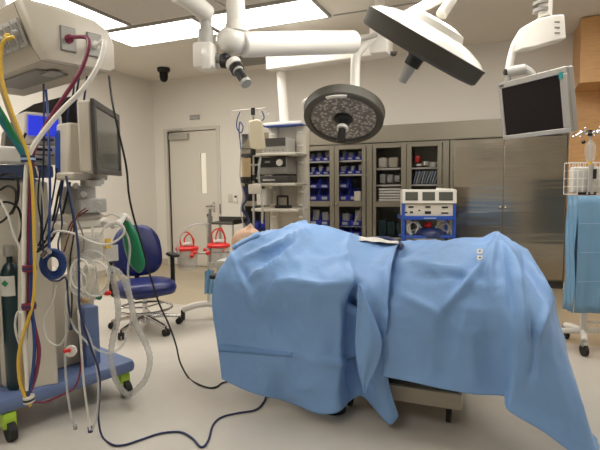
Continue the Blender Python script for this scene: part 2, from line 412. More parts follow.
# linen cabinet
for i in range(5):
    m = MB(); m.box(rm(3.86, -.1, 1.065+i*.036), (.30-.008*(i % 2), .28, .03), RZ, bevel=.012)
    tag(m.build('folded_linen', 'linen'), 'folded white linen pack in the stack of five behind the left pane', 'linen', 'stack of folded white linen')
for i, (s, w) in enumerate(((3.76, .12), (3.90, .13))):
    m = MB(); m.box(rm(s, -.1, 1.565), (w, .24, .14), RZ, bevel=.03)
    tag(m.build('linen_bundle', 'beige' if i else 'offwhite'), ('%s rounded linen bundle on the top shelf of the linen cabinet' % ('beige right' if i else 'cream left')), 'linen')
for i in range(3):
    m = MB(); m.box(rm(3.75+i*.1, -.12, 1.35), (.08, .2, .13-.02*i), RZ, bevel=.02)
    tag(m.build('wrapped_pack', 'light_grey'), 'grey wrapped pack on the middle shelf above the white linen', 'pack', 'grey packs above the linen')
for i in range(4):
    m = MB(); m.box(rm(4.24+i*.065, -.06, 1.505+.02*(i % 2)+.015), (.06, .2, .03+.02*(i % 3)), rot=Matrix.Rotation(RZ+.3*i, 4, 'Z'), bevel=.006)
    tag(m.build('sealed_pouch', 'linen'), 'crumpled clear and white pouch on the top right shelf of the linen cabinet', 'pouch', 'pouches on the top right shelf')
m = MB(); m.box(rm(4.21, -.06, 1.60), (.06, .1, .09), RZ, bevel=.01); tag(m.build('red_box', 'red'), 'small red box on the top right shelf of the linen cabinet', 'box')
for i in range(9):
    m = MB(); m.box(rm(4.19+i*.034, -.05, 1.36), (.012, .12, .17), rot=Matrix.Rotation(RZ, 4, 'Z') @ Matrix.Rotation(.25+.05*(i % 3), 4, 'Y'), bevel=.003)
    tag(m.build('pouch_file', 'linen' if i % 2 else 'pale_blue'), ('%s sealed pouch filed upright behind the right pane' % ('white' if i % 2 else 'pale blue')), 'pouch', 'upright %s pouches' % ('white' if i % 2 else 'pale blue'))
for i in range(3):  # added blocks whose colour imitates the teal reflection in the lower pane
    m = MB(); m.box(rm(3.76+i*.12, -.1, .68), (.1, .25, .22-.03*i), RZ, bevel=.01)
    tag(m.build('teal_reflection', 'cylinder_teal'), 'dark teal block imitating a reflection in the lower left pane of the linen cabinet', 'pack', 'dark teal blocks for a reflection')
# left unit: blue bags low down
for i in range(4):
    m = MB(); m.sphere(rm(1.78+i*.16, -.12, .66+.015*i), .1, (.8, 1, .95)); tag(m.build('blue_pouch', 'bin_blue'), 'dark blue bundled pouch seen low behind the tower in the left cabinet', 'pouch', 'blue pouches in the left cabinet')

# ---- things on the back wall and ceiling
m = MB(); m.box(rm(.80, .015, 2.35), (.17, .03, .07), RZ, bevel=.006); tag(m.build('wall_plate', 'light_grey'), 'small blank grey plate high on the wall above the door', 'wall plate')
m = MB(); m.box(rm(1.40, .006, 1.09), (.075, .01, .12), RZ, bevel=.003); m.box(rm(1.40, .014, 1.09), (.02, .008, .04), RZ); tag(m.build('light_switch', 'offwhite'), 'cream light switch plate right of the door', 'switch')
t = thing('wall_thermostat', 'narrow white wall control with dark display beside the light switch', 'wall control', rm(1.505, 0, 1.08), RZ)
m = MB(); m.box(rm(1.505, .012, 1.08), (.05, .02, .13), RZ, bevel=.004); m.build('housing', 'white', t)
m = MB(); m.box(rm(1.505, .024, 1.115), (.035, .003, .03), RZ); m.build('display', 'black', t)
p = pz(163.5, 68, ZC)
t = thing('security_camera', 'small black dome camera on the ceiling near the back left corner', 'camera', (p.x, p.y, ZC))
m = MB(); m.lathe((p.x, p.y, ZC), [(.001, 0), (.09, 0), (.09, -.04), (.075, -.06), (.001, -.06)]); m.build('mount', 'black', t)
m = MB(); m.lathe((p.x, p.y, ZC-.06), [(.06, 0), (.06, -.07), (.05, -.11), (.03, -.13), (.001, -.14)]); m.build('dome', 'screen_dark', t)

# ================================================================== STEEL SIDE TABLE near the door
c = at(226, 222, 6.35); zt = c.z
t = thing('prep_table', 'grey steel side table with raised rim against the back wall right of the door', 'table', (c.x, c.y, 0), RZ)
def L(o, x, y, z): return V((o.x, o.y, 0))+UX*x+NX*y+V((0, 0, z))
m = MB(); m.box(L(c, 0, 0, zt-.01), (.42, .36, .02), RZ); m.box(L(c, 0, -.17, zt+.03), (.42, .015, .06), RZ); m.box(L(c, .2, 0, zt+.02), (.015, .34, .04), RZ); m.build('table_top', 'steel_dark', t, bev=.003)
for x in (-.19, .19):
    for y in (-.15, .15): m = MB(); m.cyl(L(c, x, y, .0), L(c, x, y, zt-.02), .013); m.build('leg', 'alu', t)
m = MB(); m.box(L(c, 0, 0, .25), (.38, .3, .015), RZ); m.build('lower_shelf', 'alu', t)

# ================================================================== EQUIPMENT TOWER on its ceiling boom
TY = 5.25
o = at(281, 124, TY); TC = V((o.x, o.y, 0)); ztop = o.z
t = thing('equipment_tower', 'ceiling hung grey equipment tower with shelves, in front of the cabinets', 'equipment tower', (o.x, o.y, at(281, 240, TY).z), RZ)
def T(x, y, z): return TC+UX*x+NX*y+V((0, 0, z))
def zy(y, Y=TY): return at(281, y, Y).z
zb = zy(238)
m = MB(); m.box(T(-.13, -.12, (zy(126)+zb)/2), (.10, .12, zy(126)-zb), RZ, bevel=.008); m.box(T(.20, -.12, (zy(126)+zb)/2), (.11, .12, zy(126)-zb), RZ, bevel=.008)
m.box(T(.035, -.14, (zy(126)+zb)/2), (.24, .05, zy(126)-zb), RZ); bd = m.build('service_column', 'offwhite', t)
m = MB()
for x in (-.13, .20):
    for y in (133, 146, 163, 192, 205, 217): m.box(T(x, -.052, zy(y)), (.06, .012, .022), RZ, bevel=.003)
m.build('outlet_covers', 'white_gloss', t)
m = MB(); m.box(T(.03, -.1, zy(124)), (.44, .3, .035), RZ, bevel=.01); m.build('top_plate', 'white', t)
m = MB(); m.box(T(.03, -.1, zy(125.9)), (.45, .31, .007), RZ); m.build('blue_edge', 'blue_frame', t)
for i, (y, x0, x1) in enumerate(((155.5, -.22, .27), (184.5, -.23, .26), (209, -.25, .28))):
    m = MB(); m.box(T((x0+x1)/2, .08, zy(y)), (x1-x0, .34, .03), RZ, bevel=.008); sh = m.build('shelf', 'offwhite', t)
    m = MB(); m.tube([T(x1, -.05, zy(y)), T(x1+.03, .08, zy(y)), T(x1, .22, zy(y))], .008); m.build('rail', 'alu', sh)
m = MB(); m.cyl(T(0.0, -.1, ztop), at(281, 68, TY+.1)+V((0, 0, .0)), .052, seg=24); m.lathe(at(281, 72, TY+.1), [(.055, 0), (.075, .02), (.075, .05), (.001, .05)]); m.build('drop_column', 'white', t)
# devices on the tower
t2 = thing('dark_screen_unit', 'dark small screen unit on the top shelf of the equipment tower', 'monitor', T(0, .06, zy(155)+.02), RZ)
m = MB(); m.box(T(.0, .07, zy(147)), (.29, .22, .16), RZ, bevel=.01); m.build('case', 'light_grey', t2)
m = MB(); m.box(T(.0, .183, zy(143.5)), (.26, .008, .085), RZ); m.build('screen', 'dark_grey', t2)
m = MB()
for i in range(5): m.cyl(T(-.1+.05*i, .18, zy(151.5)), T(-.1+.05*i, .19, zy(151.5)), .009)
m.build('buttons', 'grey', t2)
t2 = thing('light_source_unit', 'black fronted light source box with one big white dial on the tower', 'medical device', T(.0, .06, zy(180)), RZ)
m = MB(); m.box(T(-.01, .07, zy(166.5)), (.32, .24, .17), RZ, bevel=.008); m.build('case', 'grey', t2)
m = MB(); m.box(T(-.01, .193, zy(163)), (.29, .008, .10), RZ); m.build('front_panel', 'black', t2)
m = MB(); m.lathe(T(.07, .197, zy(163.5)), [(.001, 0), (.036, 0), (.033, .02), (.001, .022)], NX); m.build('dial', 'white', t2)
m = MB(); m.box(T(-.07, .199, zy(162.5)), (.06, .004, .02), RZ); m.build('display', 'grey', t2)
t2 = thing('recorder_deck', 'flat dark recorder deck under the light source on the tower', 'medical device', T(.0, .06, zy(183)), RZ)
m = MB(); m.box(T(-.01, .07, zy(179.2)), (.33, .24, .07), RZ, bevel=.006); m.build('case', 'dark_grey', t2)
m = MB(); m.box(T(-.06, .193, zy(180)), (.14, .006, .02), RZ); m.build('slot', 'light_grey', t2)
t2 = thing('black_frame_holder', 'small black square ring holder on the lowest tower shelf', 'holder', T(.06, .1, zy(207)), RZ)
m = MB()
for a, b in (((.0, 196), (.12, 196)), ((.0, 206), (.12, 206)), ((.0, 196), (.0, 206)), ((.12, 196), (.12, 206))):
    m.cyl(T(a[0], .12, zy(a[1])), T(b[0], .12, zy(b[1])), .011)
m.build('ring', 'black', t2)
m = MB(); m.box(T(.07, .12, zy(206.2)), (.16, .1, .035), RZ, bevel=.008); m.build('foot', 'black', t2)
m = MB(); m.box(T(-.17, .08, zy(196.5)), (.12, .16, .17), RZ, bevel=.01); tag(m.build('white_box', 'white'), 'white box standing at the left of the lowest tower shelf', 'box')
m = MB(); m.tube([T(.29, .1, zy(186)), T(.33, .14, zy(196)), T(.31, .16, zy(212)), T(.35, .16, zy(222)), T(.30, .14, zy(232))], .012); tag(m.build('hanging_cable', 'light_grey'), 'thick grey cable looping off the right side of the tower shelves', 'cable')
m = MB(); m.tube([T(-.12, .26, zy(158)), T(-.14, .27, zy(176)), T(-.11, .26, zy(200)), T(-.12, .25, zy(222))], .012)
tag(m.build('suction_tubing', 'tube_clear'), 'clear tubing hanging in front of the left side of the tower shelves', 'tube')

# horizontal boom of the tower and the joint box at its end
t = thing('tower_boom', 'long square white ceiling arm that carries the equipment tower', 'ceiling arm', at(330, 64, 4.9))
a, b = at(269, 64.5, 5.35), at(391, 59, 4.75); b.z = a.z
x, y, z = frame_of(a, b)
m = MB(); h = .075; m.loft([[p+V((0, 0, 1))*v*h+x*w_*h for v, w_ in ((-1, -1), (1, -1), (1, 1), (-1, 1))] for p in (a, b)]); m.build('arm', 'white', t, bev=.015)
m = MB(); e = b; m.box(e-V((0, 0, .06)), (.1, .1, .02), 0); m.build('end_cap', 'dark_grey', t)

# ---- IV pole in front of the tower
IY = 5.0
o = at(253, 235, IY)
t = thing('iv_pole', 'thin steel pole with a hook bar and black clamps left of the tower', 'infusion pole', (o.x, o.y, 0))
def I(x, y, dy=0): return at(x, y, IY+dy)
m = MB(); m.cyl((o.x, o.y, .06), I(253, 110), .011); m.build('pole', 'chrome', t)
m = MB(); m.cyl(I(253, 108), I(253, 115), .022); m.build('pole_cap', 'black', t)
m = MB(); m.tube([I(232, 111), I(266, 108)], .006, sm=1)
for x in (232, 239, 260, 266): m.tube([I(x, 110), I(x-.5, 114), I(x+1.5, 115), I(x+2, 112)], .004)
m.build('hook_bar', 'white', t)
for y in (152, 178): m = MB(); m.cyl(I(253, y-3), I(253, y+3), .028); m.build('clamp', 'black', t)
m = MB()
for k in range(5):
    q = 2*PI*k/5; e = V((o.x+.27*math.cos(q), o.y+.27*math.sin(q), .07)); m.tube([V((o.x, o.y, .1)), e], .014, sm=1); m.sphere((e.x, e.y, .035), .034, (1, .5, 1))
m.build('wheeled_base', 'alu', t)
m = MB()
pr = [(248.5, 121), (258, 119), (263, 122), (264.5, 135), (266, 149), (258, 150), (250, 148), (248.5, 135)]
m.loft([[I(x, y, -.06) for x, y in pr], [I(256+(x-256)*1.0, 135+(y-135)*1.0, -.02) for x, y in pr]]); 
tag(m.build('fluid_bag', 'fluid_bag', bev=.012), 'large cream fluid bag hanging from the hook bar beside the black pole cap', 'fluid bag')
m = MB(); m.cyl(I(246, 158, -.05), I(246.5, 178, -.05), .05, .045); tag(m.build('collection_jar', 'amber'), 'tan filled jar clamped to the pole left of the tower', 'jar')
jar = bpy.data.objects['collection_jar']
m = MB(); m.lathe(I(246, 181, -.05), [(.001, -.03), (.045, -.02), (.055, .0), (.055, .04), (.001, .05)]); m.build('cup_holder', 'black', jar)
m = MB(); m.lathe(I(246, 157, -.05), [(.001, 0), (.052, 0), (.052, .03), (.001, .03)]); m.build('lid', 'dark_grey', jar)
m = MB()
m.tube([I(240, 112), I(237, 120), I(237, 128), I(241, 133), I(243, 127), I(240, 122), I(239, 130), I(240, 140), I(241, 150)], .006)
m.tube([I(262, 111), I(264, 118), I(260, 123), I(266, 127)], .006)
tag(m.build('coiled_line', 'hose_blue'), 'thin blue infusion line looped over the hook bar', 'tube')
m = MB(); m.tube([I(241, 150), I(240, 175), I(243, 195), I(241, 212), I(246, 236)], .006); tag(m.build('drip_line', 'tube_clear'), 'clear drip line falling beside the pole', 'tube')
m = MB(); m.box(at(255, 189, 4.95), (.13, .08, .10), bevel=.012); tag(m.build('infusion_pump', 'offwhite'), 'small cream infusion pump clamped to the pole above the head', 'pump')
m = MB(); m.tube([at(243, 186, 5.1), at(247, 198, 5.1), at(242, 208, 5.1), at(249, 220, 5.1), at(245, 232, 5.1)], .015, rf=lambda q: .6+.6*abs(math.sin(q*9))); tag(m.build('blue_sleeve', 'navy'), 'crumpled dark blue plastic sleeve hanging left of the tower', 'sleeve')

# ================================================================== SCREEN CART (blue frame) behind the table
PY = 5.2
o = at(430, 240, PY)
t = thing('monitor_cart', 'blue framed cart with three grey screens over a cream control panel', 'equipment cart', (o.x, o.y, 0), RZ*.5)
def K(x, y, dy=0): return at(x, y, PY+dy)
def slab(m, x0, x1, y0, y1, dy, th, bevel=0):
    a, b, c_, d_ = K(x0, y0, dy), K(x1, y0, dy), K(x1, y1, dy), K(x0, y1, dy)
    m.prism([a, b, c_, d_], V((0, th, 0))); return m
m = MB(); slab(m, 402.5, 457, 189.5, 203.5, -.03, .12); hd = m.build('screen_housing', 'white', t, bev=.008)
for x0 in (405.5, 422.5, 439):
    m = MB(); slab(m, x0, x0+12.5+(x0 > 430)*1.5, 192, 200.5, -.035, .006); m.build('screen', 'screen_grey', hd)
m = MB(); m.loft([[K(436, 190, 0), K(456, 190, 0), K(454, 190, .1), K(436, 190, .1)], [K(436, 187.8, .02), K(455, 189, .02), K(453, 189, .08), K(436, 187.8, .08)]]); m.build('housing_cap', 'white', t)
m = MB(); slab(m, 405, 454, 203.5, 216, -.0, .25); cp = m.build('control_panel', 'offwhite', t, bev=.004)
for x, y, w, h in ((411, 207, 5, 1.6), (428, 207, 5, 1.6), (445, 207.3, 6, 1.4), (406, 212.5, 3, 1.4), (411.5, 212.3, 3, 2), (419.5, 210.5, 2, 1.3), (428, 212.5, 6, 2.6), (445, 213, 7, 1.2)):
    m = MB(); slab(m, x-w/2, x+w/2, y-h/2, y+h/2, -.008, .008); m.build('control', 'black', cp)
m = MB()
slab(m, 403, 455.5, 216, 220, -.03, .3)
zf = .12
for x in (403.7, 455):
    a = K(x, 203.5, -.02); m.box((a.x, a.y+.02, (a.z+zf)/2), (.028, .04, a.z-zf)); m.box((a.x, a.y+.3, (K(x, 217).z+zf)/2), (.028, .04, K(x, 217).z-zf)) if x > 430 else m.box((K(x+1, 217, .3).x, a.y+.3, (K(x, 217).z+zf)/2), (.02, .04, K(x, 217).z-zf))
a, b = K(403.7, 240), K(455, 240)
m.box(((a.x+b.x)/2, a.y+.14, .16), (b.x-a.x, .36, .08)); m.box(((a.x+b.x)/2, a.y+.14, K(430, 237).z), (b.x-a.x, .3, .025))
m.build('frame', 'blue_frame', t, bev=.004)
for x in (404, 455):
    for dy in (.0, .28):
        a = K(x, 240, dy); m = MB(); m.cyl((a.x-.015, a.y, .055), (a.x+.015, a.y, .055), .055); m.box((a.x, a.y, .1), (.045, .05, .03)); m.build('caster', 'rubber', t)
m = MB(); m.box((K(430, 218.2, -.035)), (.13, .004, .012)); m.build('name_strip', 'pale_blue', t)
m = MB(); m.lathe(K(430, 237, .12), [(.001, 0), (.15, 0), (.15, .05), (.12, .09), (.06, .11), (.001, .115)]); ph = tag(m.build('blood_pump', 'navy'), 'round dark blue pump with red knob on the tray of the blue framed cart', 'pump')
m = MB(); m.lathe(K(428, 225, .1), [(.001, -.02), (.035, -.02), (.045, 0), (.035, .03), (.001, .035)]); m.cyl(K(428, 226, .1), K(428, 232, .12), .012); m.build('knob', 'red', ph)
for k, pts in enumerate([[(411, 235), (407, 228), (412, 222), (418, 226), (415, 233)], [(412, 234), (409, 226), (416, 221), (421, 228)], [(435, 230), (439, 222), (445, 221), (450, 228), (452, 235)], [(437, 232), (443, 224), (449, 226), (447, 234)], [(433, 228), (440, 228), (446, 231), (453, 231)], [(420, 229), (414, 230), (408, 232)]]):
    m = MB(); m.tube([K(x, y, .02+.02*k) for x, y in pts], .009); tag(m.build('loop_tubing', 'tube_clear'), ['widest clear tubing loop at the left of the red knob on the cart', 'inner clear tubing loop left of the red knob on the cart', 'widest clear tubing loop at the right of the red knob on the cart', 'inner clear tubing loop right of the red knob on the cart', 'flat clear tube running right over the blue pump on the cart', 'short clear tube left of the blue pump on the cart'][k], 'tube', 'clear tubing loops in the cart')

# ================================================================== OPERATING TABLE
t = thing('operating_table', 'cream based operating table, its flat wheeled base showing under the blue drapes', 'operating table', rm(4.7, 3.6, 0), RZ)
m = MB(); rbox(m, 4.38, 5.07, 3.32, 3.90, .095, .185, .012); bp = m.build('base', 'beige', t)
m = MB(); rbox(m, 4.40, 5.05, 3.34, 3.88, .186, .20); m.build('base_cover', 'dark_grey', bp)
for s, d in ((5.0, 3.84), (5.0, 3.38), (4.45, 3.38), (4.45, 3.84)):
    m = MB(); m.cyl(rm(s-.012, d, .035), rm(s+.012, d, .035), .035); m.box(rm(s, d, .08), (.03, .03, .035), RZ); m.build('caster', 'rubber', t)
m = MB(); rbox(m, 4.52, 4.86, 3.48, 3.74, .2, .62, .02); m.build('column', 'steel_frame', t)
m = MB(); rbox(m, 3.85, 5.35, 3.40, 3.86, .62, .68, .01); m.build('table_frame', 'steel_frame', t)
for a, b in ((3.52, 3.86), (3.88, 4.55), (4.57, 5.35)):
    m = MB(); rbox(m, a, b, 3.40, 3.86, .685, .715, .01); m.build('cushion', 'black', t)
m = MB(); m.cyl(rm(4.38, 3.93, .0), rm(4.38, 3.93, .03), .07); m.cyl(rm(4.38, 3.93, .03), rm(4.38, 3.93, .06), .03); tag(m.build('foot_pedal', 'rubber'), 'round black foot pedal on the floor just under the hem of the left drape', 'pedal')

# ================================================================== PERSON on the table
def head_into(m, c, ax_a, ax_b, ax_c):      # a: crown->chin, b: across, c: towards the face
    q = bmesh.ops.create_uvsphere(m.bm, u_segments=48, v_segments=32, radius=1)
    def g(x, y, x0, y0, sx, sy): return math.exp(-((x-x0)/sx)**2-((y-y0)/sy)**2)
    for v in q['verts']:
        a, b, cc = v.co.x, v.co.y, v.co.z
        r = 1.0
        A = a*.118; B = b*.078*(1-.22*max(0, a)); Cc = cc*.098
        if cc > 0:
            h = .030*g(a, b, .22, 0, .16, .16)+.012*g(a, b, .02, 0, .2, .1)          # nose and bridge
            h += .007*g(a, abs(b), -.10, .38, .08, .3)                               # brow
            h -= .016*g(a, abs(b), .06, .40, .10, .17)                               # eye sockets
            h += .007*g(a, abs(b), .06, .40, .06, .11)                               # closed lids
            h += .010*g(a, b, .52, 0, .07, .24)-.006*g(a, b, .565, 0, .02, .2)+.008*g(a, b, .62, 0, .05, .2)
            h += .016*g(a, b, .86, 0, .12, .22)                                      # chin
            h += .006*g(a, abs(b), .3, .6, .2, .2)
            Cc += h
        if abs(b) > .93 and abs(a-.12) < .3 and cc < .35: B *= 1.14                  # ears
        v.co = c+ax_a*A+ax_b*B+ax_c*Cc
HC = rm(3.71, 3.68, .905)
tilt = .10
AA = (UX*math.cos(tilt)+V((0, 0, -1))*math.sin(tilt)*-.2).normalized(); CCx = V((0, 0, 1)); AA = (AA-CCx*AA.dot(CCx)).normalized()
m = MB(); head_into(m, HC, AA, NX, CCx)
def ring(s, d, z, ry, rz, n=20): return [rm(s, d+ry*math.cos(2*PI*i/n), z+rz*math.sin(2*PI*i/n)) for i in range(n)]
m.loft([ring(3.79, 3.66, .87, .05, .055), ring(3.86, 3.65, .85, .055, .055), ring(3.92, 3.64, .82, .12, .07), ring(3.98, 3.64, .812, .185, .09), ring(4.12, 3.64, .818, .175, .10),
        ring(4.30, 3.64, .81, .15, .09), ring(4.45, 3.64, .80, .16, .085), ring(4.55, 3.64, .80, .165, .08), ring(4.62, 3.64, .79, .14, .07)])
for sg in (-1, 1):
    d0 = 3.64
    m.tube([rm(3.98, d0+sg*.15, .81), rm(4.10, d0+sg*.18, .775), rm(4.28, d0+sg*.19, .765), rm(4.50, d0+sg*.19, .765), rm(4.56, d0+sg*.19, .765)], .05, 12, rf=lambda q: 1.0-.5*q)
    for k in range(4): m.tube([rm(4.54, d0+sg*.19+(k-1.5)*.019, .765), rm(4.60, d0+sg*.19+(k-1.5)*.02, .767), rm(4.635+.008*(k in (1, 2)), d0+sg*.19+(k-1.5)*.02, .755)], .009, 8)
    m.box(rm(4.545, d0+sg*.19, .765), (.07, .075, .028), RZ, bevel=.01)
    m.tube([rm(4.53, d0+sg*.155, .765), rm(4.57, d0+sg*.145, .765), rm(4.595, d0+sg*.145, .755)], .01, 8)
    m.tube([rm(4.56, d0+sg*.08, .80), rm(4.75, d0+sg*.09, .79), rm(4.90, d0+sg*.09, .785), rm(5.05, d0+sg*.09, .775), rm(5.19, d0+sg*.08, .76)], .08, 14, rf=lambda q: 1.0-.5*q)
    m.tube([rm(5.17, d0+sg*.08, .755), rm(5.20, d0+sg*.08, .80), rm(5.21, d0+sg*.08, .92)], .038, 12, rf=lambda q: 1-.25*q)
per = m.build('person', 'skin', angle=80); tag(per, 'person lying face up, only the pale bare head showing beyond the left blue drape', 'person')
m = MB(); m.box(rm(3.70, 3.66, .763), (.30, .34, .09), RZ, bevel=.02); tag(m.build('head_pillow', 'linen'), 'flat pale head pad under the head of the person', 'pillow')

# ================================================================== DRAPES
def cr1(P, t):
    n = len(P)-1; i = min(int(t), n-1); f = t-i
    a, b, c, d = P[max(i-1, 0)], P[i], P[i+1], P[min(i+2, n)]
    return .5*((2*b)+(c-a)*f+(2*a-5*b+4*c-d)*f*f+(3*b-a-3*c+d)*f**3)
def seg_d(p, a, b):
    ax, ay = a; bx, by = b; dx, dy = bx-ax, by-ay; L2 = dx*dx+dy*dy
    t = max(0, min(1, ((p[0]-ax)*dx+(p[1]-ay)*dy)/L2)); return math.hypot(p[0]-ax-t*dx, p[1]-ay-t*dy), t
def cloth(cols, creases, nu=9, nv=9, seed=0, noise_amp=.006, ca=2.5):
    # cols: list of (ridge(px,py,d), [near points (px,py,d)...]); far side added behind the ridge
    C = []
    for rg, near, far in cols:
        R = pd(*rg); f = [R-NX*.52+V((0, 0, -far*.9)), R-NX*.46+V((0, 0, -far*.25)), R-NX*.22+V((0, 0, -.03*min(1, far*3)))] if far > .2 else \
            [R-NX*.09+V((0, 0, -.12)), R-NX*.06+V((0, 0, -.07)), R-NX*.03+V((0, 0, -.025))]
        C.append(f+[R]+[pd(*q) for q in near])
    NC, NR = len(C), len(C[0]); U = (NC-1)*nu; W = (NR-1)*nv
    G = []
    for i in range(U+1):
        u = i/nu
        colp = [cr1([C[k][r] for k in range(NC)], u) for r in range(NR)]
        G.append([cr1(colp, j/nv) for j in range(W+1)])
    # displacement
    Nn = [[None]*(W+1) for _ in range(U+1)]
    for i in range(U+1):
        for j in range(W+1):
            a = G[min(i+1, U)][j]-G[max(i-1, 0)][j]; b = G[i][min(j+1, W)]-G[i][max(j-1, 0)]
            nn = a.cross(b)
            nn = nn.normalized() if nn.length > 1e-9 else V((0, 0, 1))
            if nn.dot(NX+V((0, 0, .3))) < 0: nn = -nn
            Nn[i][j] = nn
    for i in range(U+1):
        for j in range(W+1):
            p = G[i][j]; q = proj(p); h = 0
            if j >= 3*nv-4:
                for pts, amp, wd in creases:
                    best = 1e9; tt = 0; tot = len(pts)-1
                    for k in range(tot):
                        dd, t = seg_d(q, pts[k], pts[k+1])
                        if dd < best: best = dd; tt = (k+t)/tot
                    e = math.sin(PI*min(max(tt, .03), .97))**.5
                    h += ca*amp*e*math.exp(-abs(best/(wd*.8))**1.1)
            edge = min(1, min(W-j, 6)/6)
            h *= .3+.7*edge
            q3 = V((p.x, p.y, p.z*.32))
            h += noise_amp*.8*noise.noise(p*6+V((seed, 0, 0)))
            h -= edge*(.030*abs(noise.noise(q3*4.0+V((seed*2, 1, 0))))+.016*abs(noise.noise(q3*8.5+V((1, seed, 2)))) + .007*abs(noise.noise(p*13+V((1, 4, seed)))))
            G[i][j] = p+Nn[i][j]*h
    return G
LC = [
 ((232, 248.5, 3.92), [(225, 260, 3.99), (214.5, 277, 4.05), (211.5, 305, 4.08), (217, 345, 4.10), (221.5, 379, 4.12)], 0),
 ((240, 243.5, 3.90), [(236, 262, 4.0), (231, 285, 4.07), (234, 315, 4.05), (238, 352, 4.07), (240, 388, 4.10)], 0),
 ((255, 236, 3.87), [(254, 258, 3.97), (252, 288, 4.11), (256, 320, 4.08), (258, 357, 4.09), (262, 396, 4.10)], 0),
 ((272, 230, 3.80), [(271, 255, 3.95), (272, 284, 4.11), (274, 322, 4.05), (277, 360, 4.11), (282, 400, 4.04)], .3),
 ((290, 224.5, 3.65), [(290, 252, 3.90), (290, 282, 4.11), (291, 322, 4.07), (295, 362, 4.09), (300, 407, 4.10)], .45),
 ((310, 224, 3.60), [(310, 252, 3.88), (311, 282, 4.11), (312, 325, 4.08), (315, 365, 4.10), (319, 414, 4.12)], .45),
 ((330, 229, 3.60), [(332, 255, 3.87), (333, 283, 4.11), (335, 325, 4.07), (336, 367, 4.07), (338, 412, 4.11)], .45),
 ((348, 234, 3.60), [(350, 258, 3.86), (349, 283, 4.09), (348, 325, 4.01), (347, 365, 3.99), (350, 401, 3.97)], .45),
 ((362, 238, 3.60), [(360, 260, 3.86), (357.5, 282, 4.05), (354, 322, 3.93), (354, 360, 3.91), (362, 396, 3.93)], .45),
 ((375, 240, 3.60), [(372, 262, 3.87), (367, 287, 4.08), (362, 325, 4.08), (363, 362, 4.05), (376, 411, 4.02)], .45),
 ((388, 242, 3.60), [(384, 262, 3.88), (379, 294, 4.07), (376, 330, 4.08), (380, 368, 4.05), (390, 424.5, 4.05)], .45),
 ((399, 243, 3.60), [(393, 264, 3.90), (388, 298, 4.07), (384, 330, 4.11), (388, 372, 4.03), (398.5, 416, 4.02)], .45)]
LK = [([(312, 227), (280, 243), (247, 256)], .020, 3.5), ([(300, 240), (275, 253), (255, 262)], -.012, 4),
      ([(306, 232), (288, 253), (265, 271), (246, 279)], .022, 4), ([(230, 250), (240, 275), (250, 300), (262, 318)], .014, 4),
      ([(237, 262), (247, 285)], -.012, 4), ([(275, 270), (262, 292), (258, 305)], -.010, 4), ([(272, 282), (290, 279), (320, 284), (350, 282)], .010, 4),
      ([(315, 258), (350, 257), (390, 262)], .006, 2.5), ([(352, 228), (346, 248), (356, 282)], .008, 5), ([(275, 296), (268, 330), (275, 350)], .006, 6),
      ([(219, 346), (250, 349), (290, 354), (345, 366), (360, 363)], .006, 2), ([(300, 362), (335, 364), (362, 358)], .009, 2.5),
      ([(357, 283), (364, 300), (371, 322), (378, 345)], .022, 4), ([(358, 283), (352, 310), (350, 345), (352, 392)], -.02, 3.5), ([(340, 300), (341, 350), (337, 395)], .012, 6),
      ([(397, 245), (391, 268), (388, 300)], .012, 4), ([(282, 400), (300, 390), (318, 385)], .012, 5), ([(245, 262), (243, 300), (250, 340)], -.008, 6)]
G = cloth(LC, LK, 10, 12, 1)
m = MB(); m.grid(G); dl = m.build('surgical_drape', 'drape', solid=.002, angle=180)
tag(dl, 'wide blue surgical drape over the chest, hanging to the floor at the left', 'surgical drape')
def on_col(col, yy):
    for j in range(40, len(col)-1):
        a, b = proj(col[j])[1], proj(col[j+1])[1]
        if a <= yy <= b: return col[j].lerp(col[j+1], (yy-a)/max(1e-6, b-a))+NX*.004
    return col[-1]
m = MB(); rowsT = []
for i in range(1, 40):
    x = proj(G[i][60])[0]; y0 = 343.5+(x-216)*.12; y1 = y0+8-3*(i/34)
    rowsT.append([on_col(G[i], y0+(y1-y0)*k/3) for k in range(4)])
m.grid(rowsT); m.build('tape_band', 'drape_band', dl, solid=.001, angle=180)
